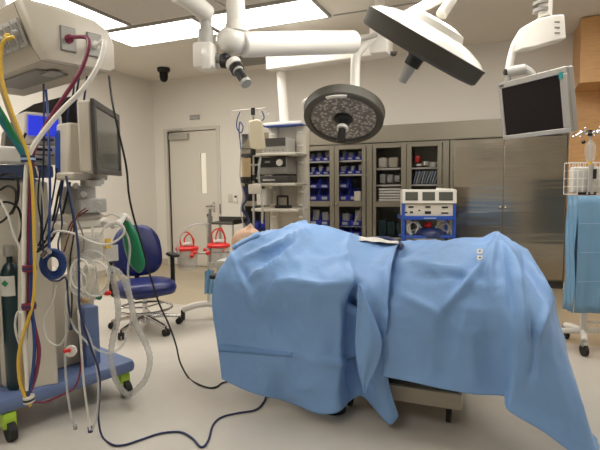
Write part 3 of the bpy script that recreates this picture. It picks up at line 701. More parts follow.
# the folded corner
m = MB(); rowsF = []
for k in range(9):
    f = k/8; y = 283+(394-283)*f
    xl = cr1([V((358, 0, 0)), V((357, 0, 0)), V((355, 0, 0)), V((357, 0, 0)), V((364, 0, 0))], f*4).x
    xr = cr1([V((359.5, 0, 0)), V((373, 0, 0)), V((383, 0, 0)), V((376, 0, 0)), V((365, 0, 0))], f*4).x
    dm = 4.12+.025*math.sin(PI*f)
    rowsF.append([pd(xl+(xr-xl)*q/8, y+4*(q/8)*math.sin(PI*f), dm+.02*math.sin(PI*q/8)+.01*math.sin(7*f+q)) for q in range(9)])
m.grid(rowsF); fl = m.build('folded_corner', 'drape', dl, solid=.002, angle=180, sub=1)
RC = [
 ((395, 241.8, 3.50), [(385, 262, 3.80), (381, 300, 4.02), (382, 340, 4.085), (383, 376, 4.09)], .45),
 ((425, 239.5, 3.60), [(424, 264, 3.92), (421, 305, 4.06), (419, 345, 4.08), (418, 383.5, 4.10)], .45),
 ((452, 238.5, 3.60), [(450, 264, 3.93), (447, 305, 4.05), (446, 348, 4.06), (446, 389.5, 4.09)], .45),
 ((479, 237.8, 3.60), [(474, 262, 3.92), (469, 305, 4.06), (471, 350, 4.08), (474, 394.5, 4.09)], .45),
 ((496.5, 234.3, 3.62), [(491, 262, 3.92), (493, 308, 4.07), (498, 352, 4.07), (506, 397, 4.07)], .5),
 ((500, 235.3, 3.60), [(511, 262, 3.90), (520, 310, 4.10), (516, 362, 4.13), (507.5, 410, 4.15)], .5),
 ((505, 237.5, 3.56), [(527, 270, 3.86), (538, 318, 4.08), (541, 375, 4.14), (545, 433, 4.17)], .5),
 ((512, 241.5, 3.50), [(540, 276, 3.80), (551, 318, 4.02), (563, 378, 4.12), (580, 458, 4.16)], .5),
 ((520, 245.5, 3.42), [(547, 280, 3.70), (557, 312, 3.92), (574, 372, 4.04), (601, 458, 4.10)], .5),
 ((529, 250.5, 3.34), [(548, 284, 3.55), (557.5, 309, 3.74), (573, 365, 3.90), (598, 452, 3.98)], .35)]
RK = [([(497, 236), (480, 265), (460, 292), (438, 314)], .020, 5), ([(488, 246), (466, 268), (450, 290)], -.012, 5), ([(497, 238), (491, 262), (490, 290)], .012, 4),
      ([(500, 238), (515, 262), (522, 300), (528, 340)], .018, 4.5), ([(504, 248), (508, 280), (513, 325)], -.016, 5), ([(504, 239), (530, 264), (546, 292), (552, 306)], .020, 3.5), ([(518, 252), (535, 278), (543, 296)], -.014, 4),
      ([(402, 258), (430, 266), (472, 268)], .010, 4), ([(398, 292), (420, 304), (440, 314)], .014, 6), ([(468, 240), (450, 246), (432, 258), (405, 264)], .010, 5),
      ([(404, 275), (440, 277), (475, 272)], -.006, 4), ([(532, 318), (536, 345), (527, 385)], -.016, 5), ([(549, 304), (540, 335), (528, 372)], .014, 5), ([(470, 300), (462, 330), (456, 360)], .006, 7),
      ([(430, 310), (470, 335), (500, 330)], .005, 6), ([(524, 385), (545, 395)], .006, 3), ([(522, 378), (538, 384), (550, 390)], .005, 3), ([(455, 285), (500, 285)], .004, 2.5)]
G2 = cloth(RC, RK, 10, 13, 5, ca=2.3)
m = MB(); m.grid(G2); dr2 = m.build('surgical_drape', 'drape', solid=.002, angle=180)
tag(dr2, 'wide blue surgical drape tented to a peak over the feet at the right', 'surgical drape')
for i, (x, y) in enumerate(((480.5, 253.5), (480.5, 260.5))):
    def on(xx, yy, e=.006):       # nearest sheet point seen at that place
        best = min((abs(proj(p)[0]-xx)+abs(proj(p)[1]-yy), k) for k, p in enumerate([p for c_ in G2[::1] for p in c_[28:75]]))
        return [p for c_ in G2 for p in c_[28:75]][best[1]]+(NX*.7+V((0, 0, .7)))*e
    cc = on(x, y, .02); m = MB(); m.box(cc, (.028, .003, .028), rot=Matrix.Rotation(RZ, 4, 'Z') @ Matrix.Rotation(-.75, 4, 'X')); st = m.build('sticker', 'white', dr2)
    cc = cc+(NX*.7+V((0, 0, .7)))*.003; m = MB(); m.sphere(cc, .0045, (1, .6, 1)); m.build('snap', 'navy', st)
# things lying on the table between the sheets
m = MB(); rr = []
for i in range(9):
    x = 359+i*5; rr.append([pd(x, 236.5+.8*i*.9+1.2*math.sin(i*1.3), 3.50)+V((0, 0, .008)), pd(x, 239.5+.8*i*.9+1.3*math.sin(i*1.9), 3.60)+V((0, 0, .008)), pd(x-1, 241.5+.4*i+1.0*math.cos(i*2.1), 3.66)+V((0, 0, .006))])
m.grid(rr); tag(m.build('gauze_towel', 'linen', solid=.002, sub=1), 'crumpled white towel strip lying on top between the two blue drapes', 'towel')
m = MB(); m.tube([pd(372, 238.5, 3.42), pd(386, 238, 3.42), pd(398, 242, 3.46), pd(402, 246, 3.70), pd(400, 248.5, 3.78)], .012); tag(m.build('dark_strap', 'navy'), 'short navy strap lying beside the white towel between the drapes', 'strap')

# ================================================================== SURGICAL LIGHTS
def axis_frame(c, ax):
    ax = ax.normalized(); x, y, z = frame_of(c, c+ax); return x, y, z
def surgical_light(name, label, c, ax, R, handle_mat, dome=True):
    t = thing(name, label, 'surgical light', c)
    x, y, z = axis_frame(c, ax)
    m = MB(); m.lathe(c, [(R*.80, .010), (R*.84, .034), (R*.95, .030), (R*.985, .018), (R, -.045), (R*1.012, -.052), (R*1.012, -.058), (R*.94, -.062)], z, 64); m.build('rim', 'lamp_rim', t)
    m = MB(); m.lathe(c, [(.001, .010), (R*.25, .010), (R*.4, .011), (R*.6, .012), (R*.82, .014), (R*.82, .0), (.001, .0)], z, 48); m.build('lens_face', 'lamp_lens', t)
    m = MB()
    if dome: m.lathe(c, [(R*.98, -.058), (R*.86, -.085), (R*.66, -.108), (R*.50, -.118), (R*.46, -.150), (R*.30, -.165), (.001, -.17)], z, 48)
    else: m.lathe(c, [(R*.95, -.06), (R*.80, -.09), (R*.4, -.12), (.001, -.125)], z, 48)
    m.build('housing', 'white_gloss', t)
    m = MB(); m.lathe(c, [(R*.23, .0), (R*.21, .03), (R*.13, .05), (R*.12, .10), (.001, .10)], z, 24); m.build('handle_socket', 'black', t)
    m = MB()
    if handle_mat == 'black':
        m.lathe(c, [(R*.14, .095), (R*.14, .125), (.001, .125)], z, 24); h = m.build('handle_collar', 'white', t)
        m = MB(); m.lathe(c, [(R*.09, .12), (R*.10, .22), (R*.115, .23), (.001, .24)], z, 24); m.build('handle', 'black', t)
    else:
        m.lathe(c, [(R*.095, .06), (R*.085, .13), (R*.07, .195), (.001, .20)], z, 20); m.build('handle', handle_mat, t)
    return t, x, y, z
c1 = at(421, 49, 2.7); a1 = (_R*-.50+_U*-.86+_F*.46)
L1, x1, y1, z1 = surgical_light('surgical_light', 'large tilted surgical light with white top seen edge on at upper centre', c1, a1, .355, 'light_grey')
c2 = at(343.5, 118, 4.2); a2 = (_R*-.13+_U*-.90+_F*-.44)
L2, x2, y2, z2 = surgical_light('surgical_light', 'round dark surgical light facing down with black and white handle, below the thick arm', c2, a2, .345, 'black', False)
# label strip on the rim of the second light
t_ = (_U-z2*_U.dot(z2)).normalized(); sd_ = t_.cross(z2)
m = MB(); P = []
for k in range(7):
    q = (k-3)*.09; e = t_*math.cos(q)+sd_*math.sin(q); P.append([c2+e*.297+z2*.038, c2+e*.328+z2*.036])
m.grid(P); m.build('label_strip', 'white', L2, solid=.004)
# joint box on the end of the tower boom, with the drop tube of the second light
jb = at(380, 40, 4.45)
t = thing('light_arm_joint', 'white upright joint box where the ceiling arms meet beside the tilted light', 'ceiling arm', jb)
m = MB(); p0, p1 = at(380, 23, 4.45), at(380, 55, 4.45); m.box((p0+p1)/2, (.16, .16, abs(p0.z-p1.z)), RZ, bevel=.02); m.build('joint_box', 'white', t)
m = MB(); m.cyl(p0, V((p0.x, p0.y, ZC-.005)), .045); m.build('ceiling_post', 'white', t)
m = MB(); m.tube([at(373, 37, 4.4), at(364, 45, 4.35), at(357, 54, 4.3), at(355.5, 64, 4.27), at(355, 80, 4.25), at(355, 100, 4.24)], .042, 14); m.build('drop_tube', 'white', t)
m = MB(); e = c2-z2*.10; m.tube([at(355, 99, 4.24), c2-z2*.16+sd_*.05, e], .035, 12, 4); m.build('swivel', 'light_grey', t)
m = MB(); p = at(306, 103, 4.3); m.tube([p, at(313, 99, 4.33), e-z2*.02], .022, 10); m.sphere(p, .035); m.build('side_knob', 'white', t)
# arm of the tilted light
t = thing('light_yoke', 'slim white yoke behind the tilted surgical light', 'ceiling arm', c1-z1*.2)
m = MB(); m.tube([c1-z1*.19, c1-z1*.30+V((.02, .12, .05)), at(400, 18, 3.2), at(381, 20, 3.9), at(380, 24, 4.36)], .03, 12); m.build('yoke', 'white', t)
# thick arm and its hub
hY = 3.35
hb = at(232, 41, hY)
t = thing('ceiling_boom', 'thick round white ceiling arm on a column with a ball shaped hub', 'ceiling arm', hb)
m = MB(); m.cyl(at(236, 30, hY), V((at(236, 30, hY).x, at(236, 30, hY).y, ZC-.005)), .062, seg=28); m.build('column', 'white_gloss', t)
m = MB(); m.lathe(at(236, 31, hY), [(.062, .06), (.075, .02), (.085, -.01), (.05, -.03)], seg=28); m.build('collar', 'white', t)
m = MB(); m.sphere(hb, .10, (1.05, 1, .95), 32); m.build('hub', 'white_gloss', t)
m = MB(); a, b = at(242, 45, 3.35), at(354, 42, 3.95); m.cyl(a, b, .082, .088, 28); m.build('arm', 'white_gloss', t, bev=.012)
m = MB(); m.cyl(at(353, 40, 3.95), at(376, 35, 4.38), .03, .018, 14); m.build('end_pin', 'light_grey', t)
# camera head on its own arm
cY = 3.3
t = thing('camera_arm', 'flat white arm and box head carrying a black camera, left of the ball hub', 'ceiling arm', at(205, 40, cY))
m = MB(); a, b = at(176, -8, cY-.25), at(207, 14, cY); m.tube([a, (a+b)/2+V((0, 0, .01)), b], .06, 14); m.build('upper_arm', 'white', t)
m = MB(); m.cyl(at(205, 12, cY), at(206, 32, cY), .042, .036); m.cyl(at(206, 30, cY), at(206, 45, cY), .048, .055); m.build('wrist', 'light_grey', t)
m = MB(); m.box(at(206, 57, cY), (.135, .15, .165), -.2, bevel=.02); m.build('head_box', 'white', t)
m = MB(); m.box(at(206, 57, cY-.082), (.06, .012, .15), -.2, bevel=.004); m.build('cover', 'white_gloss', t)
m = MB(); m.cyl(at(216, 58, cY), at(224, 60, cY), .03); m.cyl(at(200, 60, cY-.02), at(198, 62, cY-.02), .02); m.build('side_mount', 'grey', t)
t = thing('surgical_camera', 'black video camera tube pointing down beside the ball hub', 'camera', at(235, 68, cY-.05))
A_, B_ = at(224, 60, cY-.02), at(241, 82, cY-.12)
m = MB(); m.sphere(at(225, 60, cY), .045, (1, 1, 1)); m.cyl(at(222, 62, cY), at(237, 63, cY-.03), .04); m.build('body', 'black', t)
m = MB(); m.cyl(at(233, 63, cY-.04), at(235.5, 67, cY-.06), .052); m.build('ring', 'white', t)
m = MB(); m.cyl(at(235, 66, cY-.05), at(238, 71, cY-.08), .045); m.build('zoom_ring', 'black', t)
m = MB(); m.cyl(at(237.5, 70, cY-.08), at(246, 83, cY-.14), .032); m.build('lens_tube', 'black', t)
m = MB(); m.cyl(at(238, 70.5, cY-.08), at(239, 72.5, cY-.09), .037); m.cyl(at(245, 81.5, cY-.135), at(246.5, 84, cY-.145), .036); m.build('lens_ring', 'light_grey', t)
# ceiling vent
m = MB(); rbox(m, 1.75, 2.55, .35, .75, ZC-.03, ZC-.002); fr = m.build('ceiling_vent', 'grey'); tag(fr, 'grey ceiling vent near the back wall, above the equipment tower', 'vent')

# ================================================================== RIGHT HAND MONITOR
Lp, Rp = V((1.200, 2.95, 0)), V((1.375, 2.52, 0)); rv = (Rp-Lp).normalized(); nv_ = V((rv.y, -rv.x, 0))
if nv_.y > 0: nv_ = -nv_
upv = (V((0, 0, 1))+nv_*.16).normalized(); nrm = rv.cross(upv); 
if nrm.y > 0: nrm = -nrm
Wm, Hm = (Rp-Lp).length, .335
BLm = at(504, 140, 2.97)
t = thing('surgical_monitor', 'wide flat monitor with black screen and silver frame hanging from the ceiling arm at right', 'monitor', BLm)
def Q(u_, v_, w_=0): return BLm+rv*(u_*Wm)+upv*(v_*Hm)+nrm*w_
def mslab(m, u0, u1, v0, v1, w0, w1):
    m.prism([Q(u0, v0, w0), Q(u1, v0, w0), Q(u1, v1, w0), Q(u0, v1, w0)], nrm*(w1-w0)); return m
m = MB(); mslab(m, 0, 1, 0, 1, -.045, -.004); bk = m.build('back_shell', 'light_grey', t, bev=.008)
m = MB()
for a in ((0, 1, 0, .075), (0, 1, .90, 1), (0, .055, .075, .90), (.90, 1, .075, .90)): mslab(m, *a, -.004, .008)
m.build('bezel', 'alu', t, bev=.003)
m = MB(); mslab(m, .055, .90, .075, .90, -.004, .003); m.build('screen', 'screen_dark', t)
m = MB(); mslab(m, .90, .945, .83, .93, .008, .011); m.build('indicator', 'teal_led', t)
m = MB(); mslab(m, .03, .10, .93, .96, .008, .010); m.build('badge', 'dark_grey', t)
aY = 2.9
t = thing('monitor_boom', 'white spring arm on a ceiling shaft holding the monitor at right', 'ceiling arm', at(545, 20, aY))
m = MB(); p = at(545, 17, aY); m.cyl(p, V((p.x, p.y, ZC-.005)), .038, seg=20); m.build('shaft', 'white', t)
m = MB(); m.cyl(at(541, 2, aY), at(541, 5, aY), .045); m.cyl(at(541, 9, aY), at(541, 12, aY), .045); m.build('shaft_ring', 'grey', t)
m = MB(); pts = [((548, 16), (562, 42), .0), ((530, 22), (540, 46), .02), ((518, 32), (522, 50), .04), ((514, 46), (512, 54), .05)]
def sect(x0, y0, x1, y1, dy, hw): 
    a, b = at(x0, y0, aY+dy), at(x1, y1, aY+dy); f = V((0, hw, 0)); return [a-f, b-f, b+f, a+f]
m.loft([sect(560, 17, 562, 41, 0, .05), sect(549, 18, 549, 44, 0, .055), sect(535, 21, 533, 49, .02, .05), sect(522, 28, 519, 51, .04, .04), sect(514, 40, 512, 54, .05, .03)]); m.build('spring_arm', 'white', t, bev=.008)
for y in (22, 27.5, 33):
    m = MB(); m.box(at(557, y, aY-.053), (.03, .006, .008)); m.build('vent_slot', 'grey', t)
m = MB(); m.tube([at(515, 44, aY+.04), at(511, 58, aY+.05), at(508.5, 72, aY+.05)], .022, 12); m.build('lower_link', 'white', t)
m = MB(); m.cyl(at(504.5, 72, aY+.05), at(509, 72, aY+.05), .018); m.build('pivot_tip', 'black', t)
m = MB(); m.cyl(at(508, 75, aY+.05), at(508, 86, aY+.06), .018); m.cyl(at(508, 72, aY+.05), at(526, 69, aY), .03); m.tube([at(524, 68, aY), at(532, 74, aY-.02), at(537, 88, aY-.03)], .02); 
mc = Q(.5, .7, -.07); m.tube([at(537, 88, aY-.03), mc], .025, sm=1); m.box(mc, (.1, .1, .03), rot=Matrix((rv, upv, nrm)).transposed().to_4x4()); m.build('bracket', 'light_grey', t)

# ================================================================== RIGHT RACK WITH BLUE COVER
rY = 3.6
o = at(584, 345, rY)
t = thing('wire_rack', 'white wheeled stand with a wire basket at the right edge of the photo', 'rack', (o.x, o.y, 0), RZ)
def Rk(x, y, dy=0): return at(x, y, rY+dy)
pc = V((Rk(583, 340).x, Rk(583, 340).y, 0))
m = MB(); m.box((pc.x, pc.y, .55), (.045, .05, .86), RZ); m.build('post', 'white', t, bev=.003)
m = MB()
for dx, dy in ((-.27, .10), (.30, .10), (-.06, -.12), (.02, .28)):
    e = V((pc.x+dx, pc.y+dy, .115)); m.tube([V((pc.x, pc.y, .15)), V((pc.x+dx*.5, pc.y+dy*.5, .14)), e], .022, 8, 3)
m.build('star_base', 'white', t)
for dx, dy in ((-.27, .10), (.30, .10), (-.06, -.12), (.02, .28)):
    c = V((pc.x+dx, pc.y+dy, .045)); m = MB(); m.cyl(c-V((.012, 0, 0)), c+V((.012, 0, 0)), .045); m.mi = 1; m.box(c+V((0, 0, .045)), (.035, .04, .04)); m.build('caster', ['rubber', 'chrome'], t)
m = MB(); m.tube([Rk(585, 322.5), Rk(625, 322)], .011, sm=1); m.build('crossbar', 'white', t)
m = MB(); zb1, zb2 = Rk(583, 194).z, Rk(583, 163).z; x0, x1 = Rk(565.5, 180).x, Rk(565.5, 180).x+.62
for k in range(17): x = x0+(x1-x0)*k/16; m.cyl((x, pc.y-.09, zb1), (x, pc.y-.09, zb2), .0028, seg=6); m.cyl((x, pc.y+.02, zb1), (x, pc.y+.02, zb2), .0028, seg=6)
for k in range(5):
    z = zb1+(zb2-zb1)*k/4; w = .0035 if k in (0, 4) else .0028
    for y in (-.09, .02): m.cyl((x0, pc.y+y, z), (x1, pc.y+y, z), w, seg=6)
    for x in (x0, x1): m.cyl((x, pc.y-.09, z), (x, pc.y+.02, z), w, seg=6)
m.build('wire_basket', 'white', t)
m = MB(); m.box(((x0+x1)/2, pc.y-.035, (zb1+zb2)/2-.01), (.58, .07, .19), bevel=.015); tag(m.build('white_packs', 'linen'), 'white packs filling the wire basket at the right edge', 'pack')
m = MB(); m.box(Rk(582, 193.5, -.1), (.05, .02, .02)); m.box(Rk(592, 193.5, -.1), (.05, .02, .02)); m.build('basket_clip', 'black', t)
# blue cover sheet
m = MB(); g = []
X0, X1 = Rk(567.5, 250).x, Rk(567.5, 250).x+.68
for i in range(61):
    f = i/60; x = X0+(X1-X0)*f; w = .006*math.sin(f*17)+.004*math.sin(f*41+1)
    g.append([V((x+.01*math.sin(3*q/14), pc.y-.115+w*(.3+q/14), Rk(583, 195).z+(Rk(583, 309).z-Rk(583, 195).z)*q/14)) for q in range(15)])
m.grid(g); cv = m.build('cover_sheet', 'poly_blue', solid=.003, angle=180); tag(cv, 'pale blue translucent cover sheet hanging from the wire basket stand at the right edge', 'cover')
m = MB(); g = []
for i in range(12):
    f = i/11; y = pc.y-.11+.13*f
    g.append([V((X0-.004+.008*math.sin(f*14+q), y, Rk(583, 195).z+(Rk(583, 309).z-Rk(583, 195).z)*q/10)) for q in range(11)])
m.grid(g); m.build('side_fold', 'poly_blue', cv, solid=.003, angle=180)
m = MB(); m.box((pc.x+.12, pc.y-.03, .72), (.5, .02, .60)); cb = m.build('backing_board', 'pale_blue', t)
m = MB()
for y in (222, 250, 278): z = Rk(583, y).z; m.box((X0+.3, pc.y-.13, z), (.58, .002, .004))
m.build('fold_line', 'pale_blue', cv)
# pole with hanging bottle above the basket
t = thing('drip_pole', 'grey pole with hooks and a hanging clear bottle over the wire basket', 'infusion pole', (pc.x+.06, pc.y-.12, zb1), 0)
m = MB(); q0 = Rk(591, 194, -.1); m.cyl(q0, Rk(591.5, 165, -.1), .016); m.cyl(Rk(591.5, 166, -.1), Rk(590, 133, -.1), .007); m.build('pole', 'alu', t)
m = MB(); m.box(Rk(594, 174, -.11), (.02, .03, .07)); m.build('clamp', 'black', t)
m = MB(); m.cyl(Rk(590, 130, -.1), Rk(590, 136, -.1), .015); m.build('pole_cap', 'black', t)
m = MB(); m.sphere(Rk(583.5, 142, -.11), .014); m.build('knob', 'black', t)
m = MB()
for k in range(8):
    q = 2*PI*k/8; e = Rk(590, 134, -.1); m.tube([e, e+V((.05*math.cos(q), .05*math.sin(q), .02)), e+V((.11*math.cos(q), .11*math.sin(q), -.01)), e+V((.12*math.cos(q), .12*math.sin(q), .03))], .005); m.sphere(e+V((.12*math.cos(q), .12*math.sin(q), .03)), .010)
m.build('hook_ring', 'chrome', t)
m = MB(); m.lathe(Rk(590, 162, -.14), [(.001, 0), (.022, .005), (.036, .03), (.038, .10), (.03, .13), (.012, .145), (.012, .16), (.001, .16)], (0, 0, 1)); tag(m.build('glass_bottle', 'clear_plastic'), 'clear bottle hanging under the hooks at the right edge', 'bottle')
m = MB(); m.lathe(Rk(590, 163, -.14), [(.001, -.01), (.013, -.01), (.013, .012), (.001, .012)]); tag(m.build('bottle_cap', 'yellow'), 'small yellow cap under the clear hanging bottle', 'cap')

# ================================================================== GAS CONSOLE (upper left)
e1, e2 = V((.62, .785, 0)), V((-.785, .62, 0)); PN = V((-1.186, 2.3, 0)); ZB, ZT = 1.87, 2.115
def Cn(a, b, z): return PN+e1*a+e2*b+V((0, 0, z))
t = thing('gas_console', 'large cream ceiling hung gas supply console with round edges at the upper left', 'ceiling console', Cn(.1, .5, ZB))
def sec(b, k=0): 
    P = [(0+k, ZB), (-.035+k, ZB+.05), (-.105+k, ZT-.01), (-.095+k, ZT), (.08, ZT+.012-k), (.25, ZT-.005-k), (.33-k, ZT-.05), (.355-k, ZT-.11), (.355-k, ZB+.02), (.33-k, ZB)]
    return [Cn(a, b, z) for a, z in P]
m = MB(); m.loft([sec(.012), sec(1.0)]); m.build('body', 'beige', t, angle=30)
m = MB(); m.loft([sec(-.045, .022), sec(-.035, .008), sec(-.01), sec(.006)]); ec = m.build('end_cover', 'offwhite', t, angle=50)
m = MB(); m.loft([sec(.006, .001), sec(.0125, .001)]); m.build('seam', 'dark_grey', t)
m = MB(); m.box(Cn(.13, .45, ZB-.006), (.16, .55, .01), rot=Matrix.Rotation(math.atan2(e1.y, e1.x), 4, 'Z')); up = m.build('underside_plate', 'grey', t, bev=.002)
m = MB(); m.box(Cn(.13, .18, ZB-.014), (.06, .12, .008), rot=Matrix.Rotation(math.atan2(e1.y, e1.x), 4, 'Z')); m.build('cable_plate', 'light_grey', up)
sl = V((-.07, .055+.18)) ; fn = (e1*-.95+V((0, 0, -.3))).normalized(); fu = (Cn(-.10, 0, ZT-.02)-Cn(-.035, 0, ZB+.05)).normalized()
Rf = Matrix((e2, fu, fn)).transposed().to_4x4()
for k in range(5):
    c = Cn(-.072, .036+.078*k, ZB+.112)+fn*.004
    m = MB(); m.box(c, (.066, .12, .012), rot=Rf, bevel=.003); pl = m.build('outlet_plate', 'light_grey', t)
    m = MB(); m.box(c+fn*.008, (.05, .085, .006), rot=Rf); m.build('outlet_inset', 'grey', pl)
    m = MB(); m.lathe(c+fn*.008, [(.001, .0), (.017, 0), (.015, .022), (.006, .026), (.001, .026)], fn, 14); m.build('outlet_port', 'yellow' if k == 1 else 'alu', pl)
Re = Matrix((e1, V((0, 0, 1)), -e2*-1)).transposed().to_4x4()
ends = []
for a, c_ in ((.105, 'burgundy'), (.235, 'white_gloss')):
    zc = at(73, 38, 2.35).z-.005
    c = Cn(a, -.048, zc); m = MB(); m.box(c, (.074, .115, .008), rot=Re, bevel=.002); pl = m.build('outlet_plate', 'grey', t)
    m = MB(); m.box(c-e2*.004, (.066, .105, .006), rot=Re); m.build('outlet_inset', 'light_grey', pl)
    m = MB(); m.lathe(c-e2*.006, [(.001, 0), (.021, 0), (.019, .014), (.009, .02), (.009, .05), (.001, .05)], -e2, 16); m.build('outlet_port', c_, pl)
    ends.append(c-e2*.05)
m = MB(); p = Cn(.1, .84, ZT); m.cyl(p, V((p.x, p.y, ZC-.004)), .09, seg=28); m.build('ceiling_column', 'white', t)

# ================================================================== ANAESTHESIA MACHINE
A0 = V((-1.5, 2.4, 0)); f1, f2 = V((.643, .766, 0)), V((-.766, .643, 0)); ang = math.atan2(f1.y, f1.x)
def Mx(u, v, z): return A0+f1*u+f2*v+V((0, 0, z))
def mbox(m, u0, u1, v0, v1, z0, z1, bevel=0): return m.box(Mx((u0+u1)/2, (v0+v1)/2, (z0+z1)/2), (u1-u0, v1-v0, z1-z0), ang, bevel=bevel)
def qbox(m, x0, y0, x1, y1, Yl, Yr, th):
    a, d = at(x0, y0, Yl), at(x0, y1, Yl); b = at(x1, y0, Yr); b.z = a.z; c = V((b.x, b.y, d.z))
    r = (b-a).normalized(); nn = V((-r.y, r.x, 0)); nn = nn if nn.y > 0 else -nn
    m.prism([a, b, c, d], nn*th); return m
t = thing('anaesthesia_machine', 'tall cream and blue anaesthesia machine on a wheeled blue base at the left', 'anaesthesia machine', A0, ang)
m = MB(); mbox(m, -.09, .70, -.04, .56, .145, .225, .03); m.build('base', 'cart_blue', t)
for u, v in ((-.01, .0), (.64, .02), (-.01, .5), (.64, .5)):
    m = MB(); m.box(Mx(u, v, .105), (.065, .075, .085), ang, bevel=.012); c = m.build('caster', 'lime', t)
    m = MB(); w = Mx(u+.0, v-.03, .05); m.cyl(w-f1*.018, w+f1*.018, .05, seg=20); m.build('wheel', 'rubber', c)
m = MB(); mbox(m, .02, .26, .10, .45, .225, 1.33, .02); m.build('body', 'offwhite', t)
m = MB(); mbox(m, .26, .56, .16, .48, .225, .78, .02); m.build('lower_cabinet', 'beige', t)
m = MB(); mbox(m, .44, .53, .06, .16, .225, .58, .012); m.build('side_post', 'cart_blue', t)
m = MB(); mbox(m, .17, .26, .05, .10, .225, .52, .01); m.build('side_post', 'cart_blue_dark', t)
m = MB(); mbox(m, -.16, .30, .03, .48, 1.335, 1.40, .012); m.build('blue_shelf', 'cart_blue', t)
m = MB(); qbox(m, 60, 130, 68, 173, 2.40, 2.46, .03); m.build('blue_side_panel', 'blue_frame', t, bev=.006)
m = MB(); mbox(m, -.40, -.01, .13, .45, .45, 1.33, .01); m.build('rear_rack', 'dark_grey', t)
# vertical bright column behind the hoses
m = MB(); qbox(m, 19, 182, 48, 392, 2.46, 2.56, .03); m.build('front_panel', 'offwhite', t, bev=.01)
# shelf units
m = MB(); qbox(m, 25, 145, 61, 154, 2.44, 2.56, .30); d1 = m.build('drive_unit', 'offwhite', t, bev=.006)
m = MB(); qbox(m, 28, 155, 61, 164, 2.44, 2.56, .30); m.build('drive_unit', 'light_grey', t, bev=.004)
m = MB(); qbox(m, 36, 148, 52, 150.5, 2.465, 2.525, .006); m.build('slot', 'black', d1)
m = MB(); qbox(m, 30, 158, 44, 160, 2.44, 2.49, .006); m.build('slot', 'black', d1)
m = MB(); qbox(m, 56, 148, 61, 152, 2.535, 2.552, .006); m.build('indicator', 'led_blue', d1)
m = MB(); qbox(m, -8, 145, 24, 162, 2.30, 2.44, .28); m.build('side_module', 'white', t, bev=.01)
t2 = thing('patient_monitor', 'small cream monitor with glowing blue screen standing on the anaesthesia machine', 'monitor', at(42, 144, 2.5))
m = MB(); qbox(m, 24, 111, 62, 143.5, 2.47, 2.60, .16); m.build('case', 'offwhite', t2, bev=.012)
m = MB(); qbox(m, 28.5, 115, 58, 135, 2.468, 2.57, .012); s_ = m.build('screen', 'screen_blue', t2)
m = MB(); qbox(m, 40, 138.5, 54, 140.5, 2.51, 2.555, .01); m.build('front_slot', 'dark_grey', t2)
t2 = thing('machine_hood', 'sloping dark grey equipment hood standing behind the small blue screen', 'equipment', at(40, 145, 2.95))
m = MB(); P = [(4, 150), (6, 130), (20, 112), (34, 104), (60, 97), (75, 96), (82, 104), (82, 150)]
m.prism([at(x, y, 2.98) for x, y in P], V((-.15, .2, 0))); m.build('hood', 'dark_grey', t2, bev=.01)
m = MB(); m.prism([at(x, y, 2.97) for x, y in [(60, 104), (70, 100), (80, 104), (78, 122), (66, 126), (60, 118)]], V((0, -.02, 0))); m.build('recess', 'black', t2, bev=.01)
# touch screen on its arm
t2 = thing('touch_screen', 'big upright touch screen with dark bezel and cream back, facing right', 'monitor', at(90, 176, 2.4))
TL_, TR_ = at(93, 100, 2.32), at(118, 112, 2.84); TR_.z = TL_.z
Bz = at(93, 172.5, 2.32).z; r_ = (TR_-TL_); r_.z = 0; n_ = V((r_.y, -r_.x, 0)).normalized(); r1 = r_.normalized(); Ws = r_.length; Hs = TL_.z-Bz
def Ts(u_, v_, w_): return V((TL_.x, TL_.y, Bz))+r1*(u_*Ws)+V((0, 0, v_*Hs))+n_*w_
def tslab(m, u0, u1, v0, v1, w0, w1): m.prism([Ts(u0, v0, w0), Ts(u1, v0, w0), Ts(u1, v1, w0), Ts(u0, v1, w0)], n_*(w1-w0)); return m
m = MB(); tslab(m, -.01, 1.01, -.0, 1.0, -.075, -.012); m.build('back_shell', 'offwhite', t2, bev=.012)
m = MB()
for a in ((-.02, 1.02, -.02, .06), (-.02, 1.02, .92, 1.02), (-.02, .06, .06, .92), (.95, 1.02, .06, .92)): tslab(m, *a, -.012, .006)
m.build('bezel', 'dark_grey', t2, bev=.003)
m = MB(); tslab(m, .06, .95, .06, .92, -.012, .0); m.build('screen', 'screen_grey', t2)
m = MB(); qbox(m, 68.5, 122, 83, 180, 2.36, 2.42, .12); m.build('rear_housing', 'offwhite', t2, bev=.012)
m = MB(); qbox(m, 74, 172, 108, 180, 2.34, 2.62, .10); m.build('bottom_bracket', 'offwhite', t2, bev=.01)
m = MB(); m.cyl(at(91, 180, 2.48), at(91, 186, 2.48), .05, seg=20); m.cyl(at(98, 178, 2.5), at(98, 184, 2.5), .03); m.build('swivel', 'light_grey', t2)
# breathing unit under the screen
t2 = thing('breathing_unit', 'cream breathing circuit unit with clear absorber bowl under the touch screen', 'medical device', at(90, 300, 2.55))
m = MB(); qbox(m, 78, 186, 96, 200, 2.45, 2.6, .1); qbox(m, 80, 199, 107, 214, 2.44, 2.6, .14); m.build('valve_block', 'light_grey', t2, bev=.008)
m = MB(); qbox(m, 62, 222, 110, 232, 2.38, 2.66, .18); qbox(m, 66, 215, 104, 222, 2.42, 2.62, .14); m.build('manifold', 'offwhite', t2, bev=.015)
m = MB(); m.lathe(at(88, 262, 2.55), [(.001, 0), (.075, .01), (.085, .04), (.085, .15), (.001, .15)], seg=28); m.build('absorber_bowl', 'clear_plastic', t2)
m = MB(); m.lathe(at(88, 258, 2.55), [(.001, 0), (.06, .0), (.065, .10), (.001, .10)], seg=24); m.build('granules', 'linen', t2)
m = MB(); m.lathe(at(88, 300, 2.55), [(.001, 0), (.055, .005), (.06, .03), (.05, .17), (.001, .17)], seg=24); m.build('lower_canister', 'offwhite', t2)
